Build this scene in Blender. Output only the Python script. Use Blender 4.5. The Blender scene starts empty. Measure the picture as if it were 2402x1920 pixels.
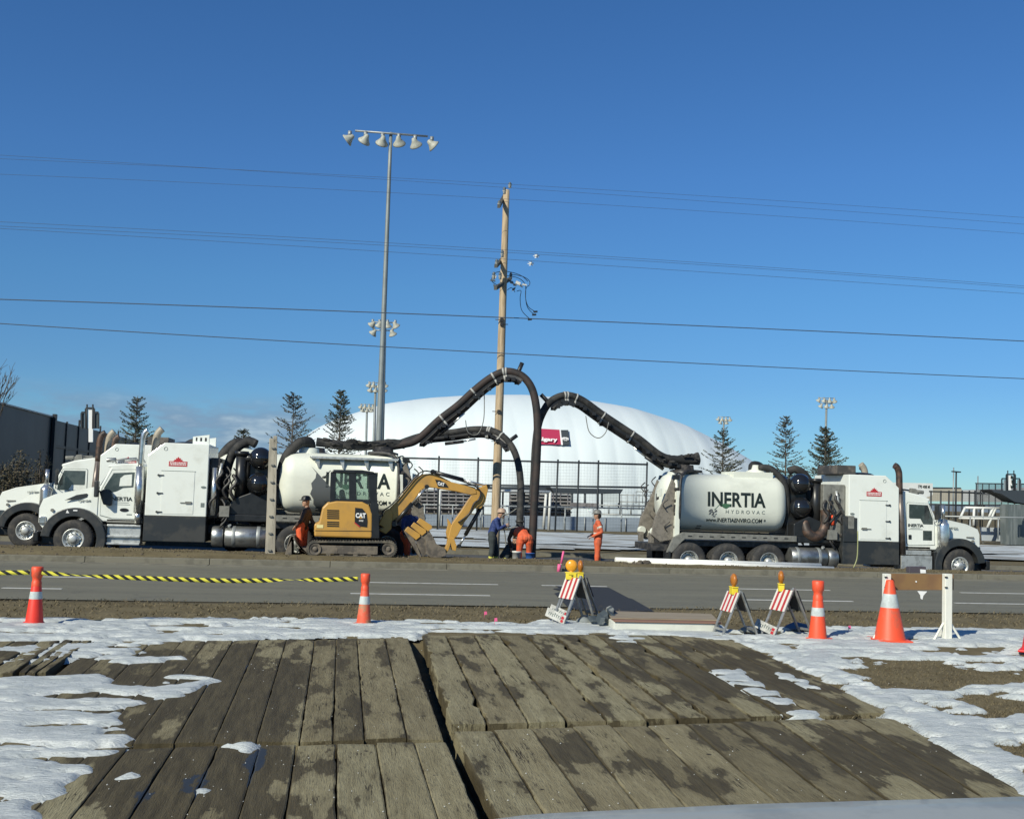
import bpy, bmesh, math, random
import numpy as np
from mathutils import Vector, Matrix, noise
R=math.radians
S=bpy.context.scene; COL=S.collection
# ------------------------------------------------------------ camera
PW,PH,FL,EYE=2402,1920,2600.0,1.95
YAW,PITCH,ROLL=R(9),math.atan(203/2600),R(1.72)
fw=Vector((math.sin(YAW)*math.cos(PITCH),math.cos(YAW)*math.cos(PITCH),math.sin(PITCH)))
r0=Vector((math.cos(YAW),-math.sin(YAW),0)); u0=r0.cross(fw)
rt=r0*math.cos(ROLL)+u0*math.sin(ROLL); up=u0*math.cos(ROLL)-r0*math.sin(ROLL)
cd=bpy.data.cameras.new('camera'); cam=bpy.data.objects.new('camera',cd); COL.objects.link(cam)
M=Matrix((rt,up,-fw)).transposed().to_4x4(); M.translation=Vector((0,0,EYE)); cam.matrix_world=M
cd.sensor_width=36; cd.lens=FL/PW*36; cd.clip_end=4000; cd.clip_start=.05; S.camera=cam
S.render.resolution_x=1024; S.render.resolution_y=818
# ------------------------------------------------------------ world, sun, exposure
SUN_EL=R(34); SUN_AZ=R(226)
sd=Vector((math.sin(SUN_AZ)*math.cos(SUN_EL),math.cos(SUN_AZ)*math.cos(SUN_EL),math.sin(SUN_EL)))
W=bpy.data.worlds.new('World'); S.world=W; W.use_nodes=True
nt=W.node_tree; nt.nodes.clear(); N=nt.nodes.new; L=nt.links.new
sky=N('ShaderNodeTexSky'); sky.sky_type='NISHITA'; sky.sun_disc=False; sky.sun_elevation=SUN_EL; sky.sun_rotation=SUN_AZ
sky.altitude=1000; sky.air_density=.85; sky.dust_density=.15; sky.ozone_density=1.6
hs=N('ShaderNodeHueSaturation'); hs.inputs['Saturation'].default_value=1.0; hs.inputs['Value'].default_value=1.0
L(sky.outputs[0],hs.inputs['Color'])
tint=N('ShaderNodeMix'); tint.data_type='RGBA'; tint.blend_type='MULTIPLY'; tint.inputs[0].default_value=1; L(hs.outputs[0],tint.inputs[6]); 
grd=N('ShaderNodeValToRGB'); ge=grd.color_ramp.elements; sz_=N('ShaderNodeSeparateXYZ'); gtc=N('ShaderNodeTexCoord'); L(gtc.outputs['Generated'],sz_.inputs[0]); L(sz_.outputs[2],grd.inputs[0])
while len(ge)<5: ge.new(.5)
for i_,(p_,c_) in enumerate(((.0,(.37,.58,.70)),(.10,(.355,.60,.80)),(.18,(.38,.70,.92)),(.28,(.40,.74,1.05)),(.42,(.38,.74,1.08)))): ge[i_].position=p_; ge[i_].color=(*c_,1)
L(grd.outputs[0],tint.inputs[7])
tc=N('ShaderNodeTexCoord'); sx=N('ShaderNodeSeparateXYZ'); L(tc.outputs['Generated'],sx.inputs[0])
mp=N('ShaderNodeMapping'); mp.inputs['Scale'].default_value=(5,5,17); L(tc.outputs['Generated'],mp.inputs[0])
nz=N('ShaderNodeTexNoise'); nz.inputs['Scale'].default_value=2.3; nz.inputs['Detail'].default_value=7; nz.inputs['Roughness'].default_value=.58; L(mp.outputs[0],nz.inputs[0])
def mth(op,a,b=None,c=None):
    n=N('ShaderNodeMath'); n.operation=op
    for i,v in enumerate((a,b,c)):
        if v is None: continue
        if isinstance(v,(int,float)): n.inputs[i].default_value=v
        else: L(v,n.inputs[i])
    return n.outputs[0]
def mrange(v,a,b,c=0,d=1):
    n=N('ShaderNodeMapRange'); n.interpolation_type='SMOOTHSTEP'
    L(v,n.inputs[0])
    for i,k in enumerate((a,b,c,d)): n.inputs[i+1].default_value=k
    return n.outputs[0]
band=mth('SUBTRACT',1,mrange(sx.outputs[2],.056,.090))
west=mth('SUBTRACT',1,mrange(sx.outputs[0],-.06,.14))
cov=mth('MULTIPLY',mth('MULTIPLY',band,west),mrange(nz.outputs[0],.36,.56))
ccol=N('ShaderNodeMix'); ccol.data_type='RGBA'
L(mrange(nz.outputs[0],.52,.74),ccol.inputs[0]); ccol.inputs[6].default_value=(1.9,2.9,4.2,1); ccol.inputs[7].default_value=(4.3,5.3,6.0,1)
mx=N('ShaderNodeMix'); mx.data_type='RGBA'; L(mth('MULTIPLY',cov,.85),mx.inputs[0]); L(tint.outputs[2],mx.inputs[6]); L(ccol.outputs[2],mx.inputs[7])
bg=N('ShaderNodeBackground'); bg.inputs[1].default_value=.10; L(mx.outputs[2],bg.inputs[0])
wo=N('ShaderNodeOutputWorld'); L(bg.outputs[0],wo.inputs[0])
sl=bpy.data.lights.new('sun','SUN'); sl.energy=4.5; sl.angle=R(.5); sl.color=(1,.955,.79)
so=bpy.data.objects.new('sun',sl); COL.objects.link(so); so.rotation_euler=sd.to_track_quat('Z','Y').to_euler(); so.location=sd*50
S.view_settings.view_transform='Standard'; S.view_settings.look='None'; S.view_settings.exposure=0.15; S.view_settings.gamma=1
# ------------------------------------------------------------ measuring helpers
CO=Vector((0,0,EYE))
def ray(px,py): return fw*FL+rt*(px-PW/2)-up*(py-PH/2)
def atY(px,py,Y): d=ray(px,py); return CO+d*(Y/d.y)
def atZ(px,py,z=0): d=ray(px,py); return CO+d*((z-EYE)/d.z)
def zs(Y): return -(15.4-Y)*.026 if Y<15.4 else 0.0
def atS(px,py,dz=0.0):
    z=0
    for _ in range(12):
        p=atZ(px,py,z); z=zs(p.y)+dz
    return p
def gf(x): return -.17-.0072*max(-30,min(30,x))      # far carriageway falls gently to the east
def fbm(x,y,z=0,o=4,s=1):
    v=0;a=1;t=0
    for i in range(o):
        v+=a*noise.noise(Vector((x*s,y*s,z))); t+=a; a*=.5; s*=2.03
    return v/t
# ------------------------------------------------------------ materials
MATS={}
def pm(name,col,rough=.5,metal=0,var=0.0,vs=3.0,bump=0,bs=30,col2=None,thr=(.45,.6),coat=0,stretch=(1,1,1),spec=.5,coords='Object',rough2=None,detail=6):
    m=bpy.data.materials.new(name); m.use_nodes=True; t=m.node_tree; b=t.nodes['Principled BSDF']
    b.inputs['Base Color'].default_value=(*col,1); b.inputs['Roughness'].default_value=rough; b.inputs['Metallic'].default_value=metal
    b.inputs['Specular IOR Level'].default_value=spec
    if coat: b.inputs['Coat Weight'].default_value=coat; b.inputs['Coat Roughness'].default_value=.05
    if var or col2 or bump:
        tcn=t.nodes.new('ShaderNodeTexCoord'); mpn=t.nodes.new('ShaderNodeMapping'); mpn.inputs['Scale'].default_value=stretch
        if coords=='World':
            g=t.nodes.new('ShaderNodeNewGeometry'); t.links.new(g.outputs['Position'],mpn.inputs[0])
        else: t.links.new(tcn.outputs[coords],mpn.inputs[0])
    if var or col2:
        n=t.nodes.new('ShaderNodeTexNoise'); n.inputs['Scale'].default_value=vs; n.inputs['Detail'].default_value=detail; n.inputs['Roughness'].default_value=.62
        t.links.new(mpn.outputs[0],n.inputs[0])
        mr=t.nodes.new('ShaderNodeMapRange'); mr.interpolation_type='SMOOTHSTEP'; mr.inputs[1].default_value=thr[0]; mr.inputs[2].default_value=thr[1]; t.links.new(n.outputs[0],mr.inputs[0])
        c2=col2 or tuple(max(0,c*(1-var)) for c in col)
        k=t.nodes.new('ShaderNodeMix'); k.data_type='RGBA'; k.inputs[6].default_value=(*col,1); k.inputs[7].default_value=(*c2,1)
        t.links.new(mr.outputs[0],k.inputs[0]); t.links.new(k.outputs[2],b.inputs['Base Color'])
        if rough2 is not None:
            q=t.nodes.new('ShaderNodeMapRange'); q.inputs[3].default_value=rough; q.inputs[4].default_value=rough2; t.links.new(mr.outputs[0],q.inputs[0]); t.links.new(q.outputs[0],b.inputs['Roughness'])
    if bump:
        n2=t.nodes.new('ShaderNodeTexNoise'); n2.inputs['Scale'].default_value=bs; n2.inputs['Detail'].default_value=5
        t.links.new(mpn.outputs[0],n2.inputs[0]); bn=t.nodes.new('ShaderNodeBump'); bn.inputs['Strength'].default_value=bump; bn.inputs['Distance'].default_value=.02
        t.links.new(n2.outputs[0],bn.inputs['Height']); t.links.new(bn.outputs[0],b.inputs['Normal'])
    MATS[name]=m; return m
white=pm('white_paint',(.76,.79,.74),.34,col2=(.60,.61,.55),vs=1.7,thr=(.5,.85),coat=.25,bump=.05,bs=2)
cream=pm('tank_cream',(.70,.72,.63),.42,var=.22,vs=1.1,thr=(.45,.8),stretch=(.6,1,1))
black=pm('black_paint',(.018,.019,.02),.35,var=.3,vs=4)
skirtm=pm('dark_panel',(.026,.03,.033),.42,col2=(.05,.05,.047),vs=2.2)
rubber=pm('rubber',(.03,.03,.031),.85,col2=(.075,.068,.058),vs=5,thr=(.45,.7))
chrome=pm('chrome',(.70,.71,.69),.24,.85,var=.25,vs=5)
steel=pm('steel_grey',(.42,.43,.42),.38,.85,var=.35,vs=4)
alu=pm('aluminium',(.60,.61,.58),.42,.6,var=.3,vs=6)
galv=pm('galvanised',(.34,.36,.36),.55,.5,var=.25,vs=3)
glass=pm('dark_glass',(.02,.026,.028),.06,coat=.6,spec=.8,col2=(.06,.07,.07),vs=1.4)
grime=pm('machinery_black',(.02,.02,.021),.5,col2=(.06,.055,.05),vs=7)
greym=pm('machinery_grey',(.20,.20,.18),.6,var=.25,vs=7)
rust=pm('rusty_pipe',(.12,.075,.055),.55,.4,col2=(.05,.04,.035),vs=4)
hosem=pm('hose_black',(.014,.015,.016),.8,col2=(.042,.040,.037),vs=3,bump=.3,bs=18)
red=pm('red_paint',(.45,.03,.035),.45)
ltr=pm('lettering_black',(.012,.02,.018),.5)
ltg=pm('lettering_grey',(.16,.19,.18),.6)
leafg=pm('leaf_green',(.05,.13,.07),.5)
slate=pm('slate_grey',(.09,.10,.105),.5)
cat=pm('excavator_yellow',(.50,.275,.055),.45,col2=(.36,.21,.065),vs=2.4,thr=(.45,.75),coat=.15)
catw=pm('lettering_white',(.8,.8,.78),.5)
dirtm=pm('muddy_steel',(.16,.135,.105),.8,col2=(.08,.07,.06),vs=4,bump=.4,bs=25)
lensy=pm('amber_lens',(.75,.33,.02),.25,coat=.4); lensb=pm('amber_lens_dull',(.42,.15,.02),.35,coat=.3)
yel=pm('lamp_case_yellow',(.78,.62,.04),.45,var=.12)
orange=pm('cone_orange',(.78,.085,.03),.5,col2=(.50,.11,.06),vs=5,thr=(.5,.7)); refl=pm('reflective_collar',(.52,.57,.56),.4,var=.15,vs=8)
dirtyor=pm('cone_dirty',(.72,.10,.045),.6,col2=(.36,.22,.12),vs=3.2,thr=(.42,.6))
# ------------------------------------------------------------ mesh builder
class MB:
    def __init__(s): s.v=[];s.f=[];s.m=[];s.sm=[]
    def add(s,vs,fs,m=0,smooth=False):
        o=len(s.v); s.v+= [tuple(v) for v in vs]
        for f in fs: s.f.append([i+o for i in f]); s.m.append(m); s.sm.append(smooth)
        return s
    def box(s,x0,x1,y0,y1,z0,z1,m=0):
        v=[(x,y,z) for z in (z0,z1) for y in (y0,y1) for x in (x0,x1)]
        return s.add(v,[(0,2,3,1),(4,5,7,6),(0,1,5,4),(2,6,7,3),(0,4,6,2),(1,3,7,5)],m)
    def obox(s,c,ax,ay,az,m=0):
        c,ax,ay,az=map(Vector,(c,ax,ay,az))
        v=[c+ax*i+ay*j+az*k for k in(-1,1) for j in(-1,1) for i in(-1,1)]
        return s.add(v,[(0,2,3,1),(4,5,7,6),(0,1,5,4),(2,6,7,3),(0,4,6,2),(1,3,7,5)],m)
    def prism(s,pts,y0,y1,m=0,w=None):
        n=len(pts); a=[(x,(y0 if w is None else y0*w(x)),z) for x,z in pts]; b=[(x,(y1 if w is None else y1*w(x)),z) for x,z in pts]
        return s.add(a+b,[tuple(range(n)),tuple(range(2*n-1,n-1,-1))]+[(i,i+n,(i+1)%n+n,(i+1)%n) for i in range(n)],m)
    def prismz(s,pts,z0,z1,m=0):
        n=len(pts); a=[(x,y,z0) for x,y in pts]; b=[(x,y,z1) for x,y in pts]
        return s.add(a+b,[tuple(range(n-1,-1,-1)),tuple(range(n,2*n))]+[(i,(i+1)%n,(i+1)%n+n,i+n) for i in range(n)],m)
    def tube(s,path,r,n=10,m=0,cap=True,flat=1.0,smooth=True):
        P=[Vector(p) for p in path]; k=len(P)
        rr=r if isinstance(r,(list,tuple)) else [r]*k
        T=[(P[min(i+1,k-1)]-P[max(i-1,0)]).normalized() for i in range(k)]
        a=Vector((0,0,1)) if abs(T[0].z)<.9 else Vector((0,1,0))
        u=T[0].cross(a).normalized(); vs=[]
        for i in range(k):
            u=(u-T[i]*u.dot(T[i])).normalized(); w=T[i].cross(u)
            for j in range(n):
                t=2*math.pi*j/n; vs.append(P[i]+u*math.cos(t)*rr[i]+w*math.sin(t)*rr[i]*flat)
        fs=[(i*n+j,i*n+(j+1)%n,(i+1)*n+(j+1)%n,(i+1)*n+j) for i in range(k-1) for j in range(n)]
        s.add(vs,fs,m,smooth)
        if cap:
            o=len(s.v)-len(vs)
            s.f.append([o+j for j in range(n-1,-1,-1)]); s.m.append(m); s.sm.append(False)
            s.f.append([o+(k-1)*n+j for j in range(n)]); s.m.append(m); s.sm.append(False)
        return s
    def cyl(s,a,b,r,r2=None,n=12,m=0,smooth=True): return s.tube([a,b],[r,r if r2 is None else r2],n,m,True,1.0,smooth)
    def lathe(s,prof,org,axis='z',n=24,m=0,smooth=True,mi=None):
        vs=[];k=len(prof)
        for r,h in prof:
            for j in range(n):
                t=2*math.pi*j/n; c,q=r*math.cos(t),r*math.sin(t)
                p={'z':(c,q,h),'x':(h,c,q),'y':(q,h,c)}[axis]
                vs.append((p[0]+org[0],p[1]+org[1],p[2]+org[2]))
        for i in range(k-1):
            pass
        o=len(s.v); s.v+=vs
        for i in range(k-1):
            for j in range(n):
                s.f.append([o+i*n+j,o+i*n+(j+1)%n,o+(i+1)*n+(j+1)%n,o+(i+1)*n+j]); s.m.append(mi[i] if mi else m); s.sm.append(smooth)
        return s
    def sph(s,c,r,n=16,m=0,sz=1.0,sx=1.0):
        k=n//2; prof=[(max(1e-4,r*math.sin(math.pi*i/k)*1.0),-r*sz*math.cos(math.pi*i/k)) for i in range(k+1)]
        o=len(s.v); s.lathe(prof,c,'z',n,m,True)
        if sx!=1.0:
            for i in range(o,len(s.v)):
                x,y,z=s.v[i]; s.v[i]=(c[0]+(x-c[0])*sx,y,z)
        return s
    def build(s,name,mats,parent=None,bevel=0,org=None,keep=False,bseg=2):
        me=bpy.data.meshes.new(name); v=s.v
        if org is not None: v=[(a[0]-org[0],a[1]-org[1],a[2]-org[2]) for a in v]
        me.from_pydata(v,[],s.f); me.update()
        for mm in (mats if isinstance(mats,(list,tuple)) else [mats]): me.materials.append(mm)
        me.polygons.foreach_set('material_index',s.m); me.polygons.foreach_set('use_smooth',s.sm)
        b=bmesh.new(); b.from_mesh(me); bmesh.ops.recalc_face_normals(b,faces=b.faces); b.to_mesh(me); b.free()
        o=bpy.data.objects.new(name,me); COL.objects.link(o)
        if parent is not None: o.parent=parent
        if bevel:
            q=o.modifiers.new('bevel','BEVEL'); q.width=bevel; q.segments=bseg; q.limit_method='ANGLE'; q.angle_limit=R(40); q.harden_normals=False
        return o
def tag(o,label=None,catg=None,group=None,kind=None):
    if label: o['label']=label
    if catg: o['category']=catg
    if group: o['group']=group
    if kind: o['kind']=kind
    return o
def empty(name,loc,rz=0,label=None,catg=None,group=None):
    o=bpy.data.objects.new(name,None); COL.objects.link(o); o.location=loc; o.rotation_euler=(0,0,rz); o.empty_display_size=.3
    return tag(o,label,catg,group)
def copy_tree(o,parent=None,skip=()):
    c=o.copy(); COL.objects.link(c)
    if parent is not None: c.parent=parent
    for ch in list(o.children):
        if ch.name.split('.')[0] in skip: continue
        copy_tree(ch,c,skip)
    return c
def smoothpath(pts,n=8):
    P=[Vector(p) for p in pts]; out=[]
    for i in range(len(P)-1):
        a=P[max(i-1,0)];b=P[i];c=P[i+1];d=P[min(i+2,len(P)-1)]
        for k in range(n):
            t=k/n; out.append(.5*((2*b)+(-a+c)*t+(2*a-5*b+4*c-d)*t*t+(-a+3*b-3*c+d)*t**3))
    out.append(P[-1]); return out
def text(name,body,size,mat,parent,mtx,bold=.0,wrap=None,width=None,spacing=1.0,ext=.004,align='CENTER'):
    c=bpy.data.curves.new(name,'FONT'); c.body=body; c.size=size; c.offset=bold; c.align_x=align; c.align_y='CENTER'; c.space_character=spacing; c.resolution_u=3
    if not wrap: c.extrude=ext
    o=bpy.data.objects.new(name,c); COL.objects.link(o)
    dg=bpy.context.evaluated_depsgraph_get(); me=bpy.data.meshes.new_from_object(o.evaluated_get(dg)); me.name=name
    bpy.data.objects.remove(o)
    xs=[v.co.x for v in me.vertices]
    sc=width/(max(xs)-min(xs)) if width else 1
    for v in me.vertices: v.co.x*=sc
    b=bmesh.new(); b.from_mesh(me)
    if wrap:
        ys=[v.co.y for v in b.verts]; y=min(ys)
        while y<max(ys):
            y+=.04; bmesh.ops.bisect_plane(b,geom=b.verts[:]+b.edges[:]+b.faces[:],plane_co=(0,y,0),plane_no=(0,1,0))
        for v in b.verts: v.co=Vector(wrap(v.co.x,v.co.y))
    else: b.transform(mtx)
    b.to_mesh(me); b.free(); me.materials.clear(); me.materials.append(mat)
    o=bpy.data.objects.new(name,me); COL.objects.link(o)
    if parent is not None: o.parent=parent
    return o
def tm(x,y,z,side=-1,slope=0):   # text frame on a vertical wall: side -1 faces -Y, +1 faces +Y
    e=Vector((1,0,slope)) if side<0 else Vector((-1,0,slope)); e.normalize(); u=Vector((0,0,1)); n=e.cross(u)
    m=Matrix((e,u,n)).transposed().to_4x4(); m.translation=Vector((x,y,z)); return m
# ============================================================ SETTING
def inpoly(x,y,P):
    c=False; j=len(P)-1
    for i in range(len(P)):
        xi,yi=P[i]; xj,yj=P[j]
        if (yi>y)!=(yj>y) and x<(xj-xi)*(y-yi)/(yj-yi)+xi: c=not c
        j=i
    return c
def grid(name,xs,ys,zf,mat,keep=None,parent=None,smooth=True):
    nx,ny=len(xs),len(ys); vs=[(x,y,zf(x,y)) for y in ys for x in xs]; fs=[]
    for j in range(ny-1):
        for i in range(nx-1):
            if keep and not keep(i,j): continue
            fs.append((j*nx+i,j*nx+i+1,(j+1)*nx+i+1,(j+1)*nx+i))
    me=bpy.data.meshes.new(name); me.from_pydata(vs,[],fs)
    b=bmesh.new(); b.from_mesh(me); bmesh.ops.delete(b,geom=[v for v in b.verts if not v.link_faces],context='VERTS'); b.to_mesh(me); b.free()
    me.materials.append(mat); me.polygons.foreach_set('use_smooth',[smooth]*len(me.polygons))
    o=bpy.data.objects.new(name,me); COL.objects.link(o); return o
def frange(a,b,s):
    n=max(1,round((b-a)/s)); return [a+(b-a)*i/n for i in range(n+1)]
ROAD0,ROAD1=19.75,28.95; MED1=31.75; FAR1=40.2
def medz(x,y):
    if y<29.12: return .14
    t=(y-29.12); h=.22-.0055*x; h=max(.1,min(.30,h))
    a=min(1,t/.75); a=a*a*(3-2*a)
    d=1 if y<31.35 else max(0,(MED1-y)/.4)
    base=gf(x) if y>31.35 else .14
    z=.14+(h-.14)*a
    z=z*d+base*(1-d) if y>31.35 else z
    return z+(.035*fbm(x*1.3,y*1.6,3)+.02*fbm(x*6,y*6,1,2))*min(1,t/.2)*(.4+.6*d)
def matx(y): return MXA+(MXB-MXA)*(y-7)/(15-7)
_a,_b=atS(2840,2100),atS(1690,1492); MXB=_b.x-.15; MXA=_b.x-.15+( _a.x-_b.x)*(7-_b.y)/(_a.y-_b.y)
def groundz(x,y):
    if y<15.4: z=zs(y)-(.26 if (x<matx(y) and y<15.1) else .016)
    elif y<ROAD0: z=-.012+.03*fbm(x*1.2,y*1.5,7)
    elif y<ROAD1+.15: z=-.08
    elif y<MED1: z=medz(x,y)
    elif y<FAR1: z=gf(x)-.1
    else:
        t=min(1,(y-FAR1)/.4); z=gf(x)+.12*t+.04*fbm(x*.3,y*.3,2)
        if y>100: z=gf(x)+.1
    return z
gm=bpy.data.materials.new('dry_grass_soil'); gm.use_nodes=True; t=gm.node_tree; b=t.nodes['Principled BSDF']; b.inputs['Roughness'].default_value=.95; b.inputs['Specular IOR Level'].default_value=.1
g=t.nodes.new('ShaderNodeNewGeometry')
def tnoise(t,vec,sc,det=6,ro=.6,st=None):
    if st:
        mp=t.nodes.new('ShaderNodeMapping'); mp.inputs['Scale'].default_value=st; t.links.new(vec,mp.inputs[0]); vec=mp.outputs[0]
    n=t.nodes.new('ShaderNodeTexNoise'); n.inputs['Scale'].default_value=sc; n.inputs['Detail'].default_value=det; n.inputs['Roughness'].default_value=ro; t.links.new(vec,n.inputs[0]); return n.outputs[0]
def tramp(t,v,stops):
    r=t.nodes.new('ShaderNodeValToRGB'); e=r.color_ramp.elements
    while len(e)<len(stops): e.new(.5)
    for i,(p,c) in enumerate(stops): e[i].position=p; e[i].color=(*c,1)
    t.links.new(v,r.inputs[0]); return r.outputs[0]
def tmix(t,f,a,b_,mode='MIX'):
    k=t.nodes.new('ShaderNodeMix'); k.data_type='RGBA'; k.blend_type=mode
    for i,v in ((0,f),(6,a),(7,b_)):
        if isinstance(v,(int,float)): k.inputs[i].default_value=v
        elif isinstance(v,tuple): k.inputs[i].default_value=(*v,1)
        else: t.links.new(v,k.inputs[i])
    return k.outputs[2]
def tmr(t,v,a,b_,c=0,d=1):
    n=t.nodes.new('ShaderNodeMapRange'); n.interpolation_type='SMOOTHSTEP'; t.links.new(v,n.inputs[0])
    for i,k in enumerate((a,b_,c,d)): n.inputs[i+1].default_value=k
    return n.outputs[0]
def tbump(t,b,h,st=.5,dist=.03):
    bn=t.nodes.new('ShaderNodeBump'); bn.inputs['Strength'].default_value=st; bn.inputs['Distance'].default_value=dist; t.links.new(h,bn.inputs['Height']); t.links.new(bn.outputs[0],b.inputs['Normal'])
P=g.outputs['Position']
n1=tnoise(t,P,1.1,8,.65); n2=tnoise(t,P,6,7,.62,(.6,1.3,1)); n3=tnoise(t,P,40,4,.7)
c1=tramp(t,n1,[(.3,(.092,.075,.043)),(.5,(.145,.119,.068)),(.7,(.20,.166,.096))])
c2=tmix(t,tmr(t,n2,.40,.72,0,.7),c1,(.135,.112,.068)); c3=tmix(t,tmr(t,n3,.5,.7,0,.3),c2,(.045,.036,.026))
t.links.new(c3,b.inputs['Base Color']); tbump(t,b,n2,.5,.04)
xs=[-900,-300,-120,-60,-30]+frange(-20,26,.4)+[32,60,120,300,900]
ys=[-30,-5]+frange(3,15.4,.6)[:-1]+frange(15.4,ROAD0-.05,.3)+[ROAD0,ROAD1+.12,ROAD1+.16]+frange(29.2,MED1,.12)+[MED1+.02,FAR1]+frange(FAR1+.4,66,1.2)+[80,100,150,400,1500]
tag(grid('ground',xs,ys,groundz,gm),kind='structure')
# dead grass tufts on the two verges
rnd=random.Random(4); gb=MB()
def blade(x,y,z,h,w=.012):
    a=rnd.uniform(0,6.28); lx,ly=rnd.uniform(-1.6,1.6)*h,rnd.uniform(-1,1)*h; c,s_=math.cos(a)*w,math.sin(a)*w
    gb.add([(x-c,y-s_,z),(x+c,y+s_,z),(x+lx,y+ly,z+h)],[(0,1,2)],rnd.choice((0,0,1)))
for i in range(9000):
    x=rnd.uniform(-9,19); y=rnd.uniform(17.1,19.9)
    if fbm(x*.8,y*1.5,9,3)>-.12+rnd.uniform(-.2,.2): blade(x,y,groundz(x,min(y,19.7)),rnd.uniform(.02,.055))
for i in range(12000):
    x=rnd.uniform(-17,22); y=rnd.uniform(29.15,31.4)
    if fbm(x*.9,y*1.5,5,3)>rnd.uniform(-.05,.35): blade(x,y,medz(x,y),rnd.uniform(.015,.04),.016)
g1=pm('straw',(.15,.122,.070),.9); g2=pm('straw_dark',(.105,.085,.05),.9)
GRASS=lambda: tag(gb.build('dry_grass',[g1,g2]),kind='stuff',label='short dead straw-coloured grass on the verges beside the road',catg='grass')
# asphalt
am=bpy.data.materials.new('asphalt'); am.use_nodes=True; t=am.node_tree; b=t.nodes['Principled BSDF']; b.inputs['Roughness'].default_value=.85
g=t.nodes.new('ShaderNodeNewGeometry'); P=g.outputs['Position']
a1=tnoise(t,P,.8,6,.6,(.12,1.4,1)); a2=tnoise(t,P,70,3,.7); a3=tnoise(t,P,.5,5,.6)
c=tramp(t,a1,[(.3,(.115,.109,.074)),(.5,(.140,.133,.090)),(.7,(.172,.163,.112))]); c=tmix(t,tmr(t,a2,.35,.75,0,.5),c,(.20,.195,.18)); c=tmix(t,tmr(t,a3,.55,.75,0,.35),c,(.075,.075,.07)); ck=tnoise(t,P,.9,6,.62,(.5,1.2,1)); qa=t.nodes.new('ShaderNodeMath'); qa.operation='SUBTRACT'; t.links.new(ck,qa.inputs[0]); qa.inputs[1].default_value=.5; qb=t.nodes.new('ShaderNodeMath'); qb.operation='ABSOLUTE'; t.links.new(qa.outputs[0],qb.inputs[0]); c=tmix(t,tmr(t,qb.outputs[0],.002,.007,.5,0),c,(.05,.05,.045))
t.links.new(c,b.inputs['Base Color']); tbump(t,b,a2,.35,.01)
far_as=pm('asphalt_worn',(.085,.083,.078),.9,var=.3,vs=.6,coords='World')
fresh=pm('asphalt_fresh',(.024,.026,.03),.8,var=.25,vs=30,bump=.3,bs=90,coords='World')
def sheet(name,pts,mat,kind='structure'):
    m=MB(); m.add(pts,[tuple(range(len(pts)))]); return tag(m.build(name,mat),kind=kind)
rx=[-900]+frange(-40,40,5)+[900]
tag(grid('road',rx,[ROAD0-.05,ROAD1+.02],lambda x,y:0.0,am),kind='structure')
tag(grid('far_road',rx,[MED1-.1,FAR1+.3],lambda x,y:gf(x)+.0,far_as),kind='structure')
kc=pm('kerb_concrete',(.175,.165,.128),.85,var=.25,vs=2.5,bump=.2,bs=40,coords='World')
m=MB()
x=-60
while x<60:
    m.box(x+.006,x+2.994,ROAD1-.35,ROAD1+.02,-.05,.012); m.box(x+.006,x+2.994,ROAD1+.02,ROAD1+.19,-.05,.15); x+=3
tag(m.build('median_kerb',kc,bevel=.012),kind='structure')
m=MB(); x=-60
while x<60:
    m.box(x+.006,x+2.994,FAR1,FAR1+.18,gf(x)-.1,gf(x)+.15); x+=3
tag(m.build('far_kerb',kc),kind='structure')
mk=pm('road_marking',(.52,.52,.49),.7,col2=(.2,.2,.18),vs=6,thr=(.5,.75),coords='World')
def dash(pxa,pxb,Y):
    a=atZ(*pxa,0).x; b_=atZ(*pxb,0).x; m=MB(); m.box(a,b_,Y-.06,Y+.06,.002,.007); tag(m.build('lane_marking',mk),kind='structure')
for a,b_ in (((860,1364),(1167,1370)),((1270,1372),(1420,1374)),((1735,1386),(1995,1394)),((95,1350),(265,1353)),((2330,1402),(2600,1409))): dash(a,b_,atZ(1017,1368).y)
for a,b_ in (((822,1391),(1153,1399)),((0,1380),(145,1381)),((1783,1417),(2075,1426)),((2330,1430),(2600,1436))): dash(a,b_,atZ(987,1394).y)
# fresh tar trench patch across the near lanes
pp=[atZ(*q,0) for q in ((1302,1374),(1428,1378),(1475,1403),(1482,1404),(1535,1434),(1400,1434),(1335,1428),(1300,1392),(1318,1387),(1296,1381),(1312,1379))]
sheet('asphalt_patch',[(q.x,min(q.y,ROAD1-.36),.009) for q in pp],fresh)
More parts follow.
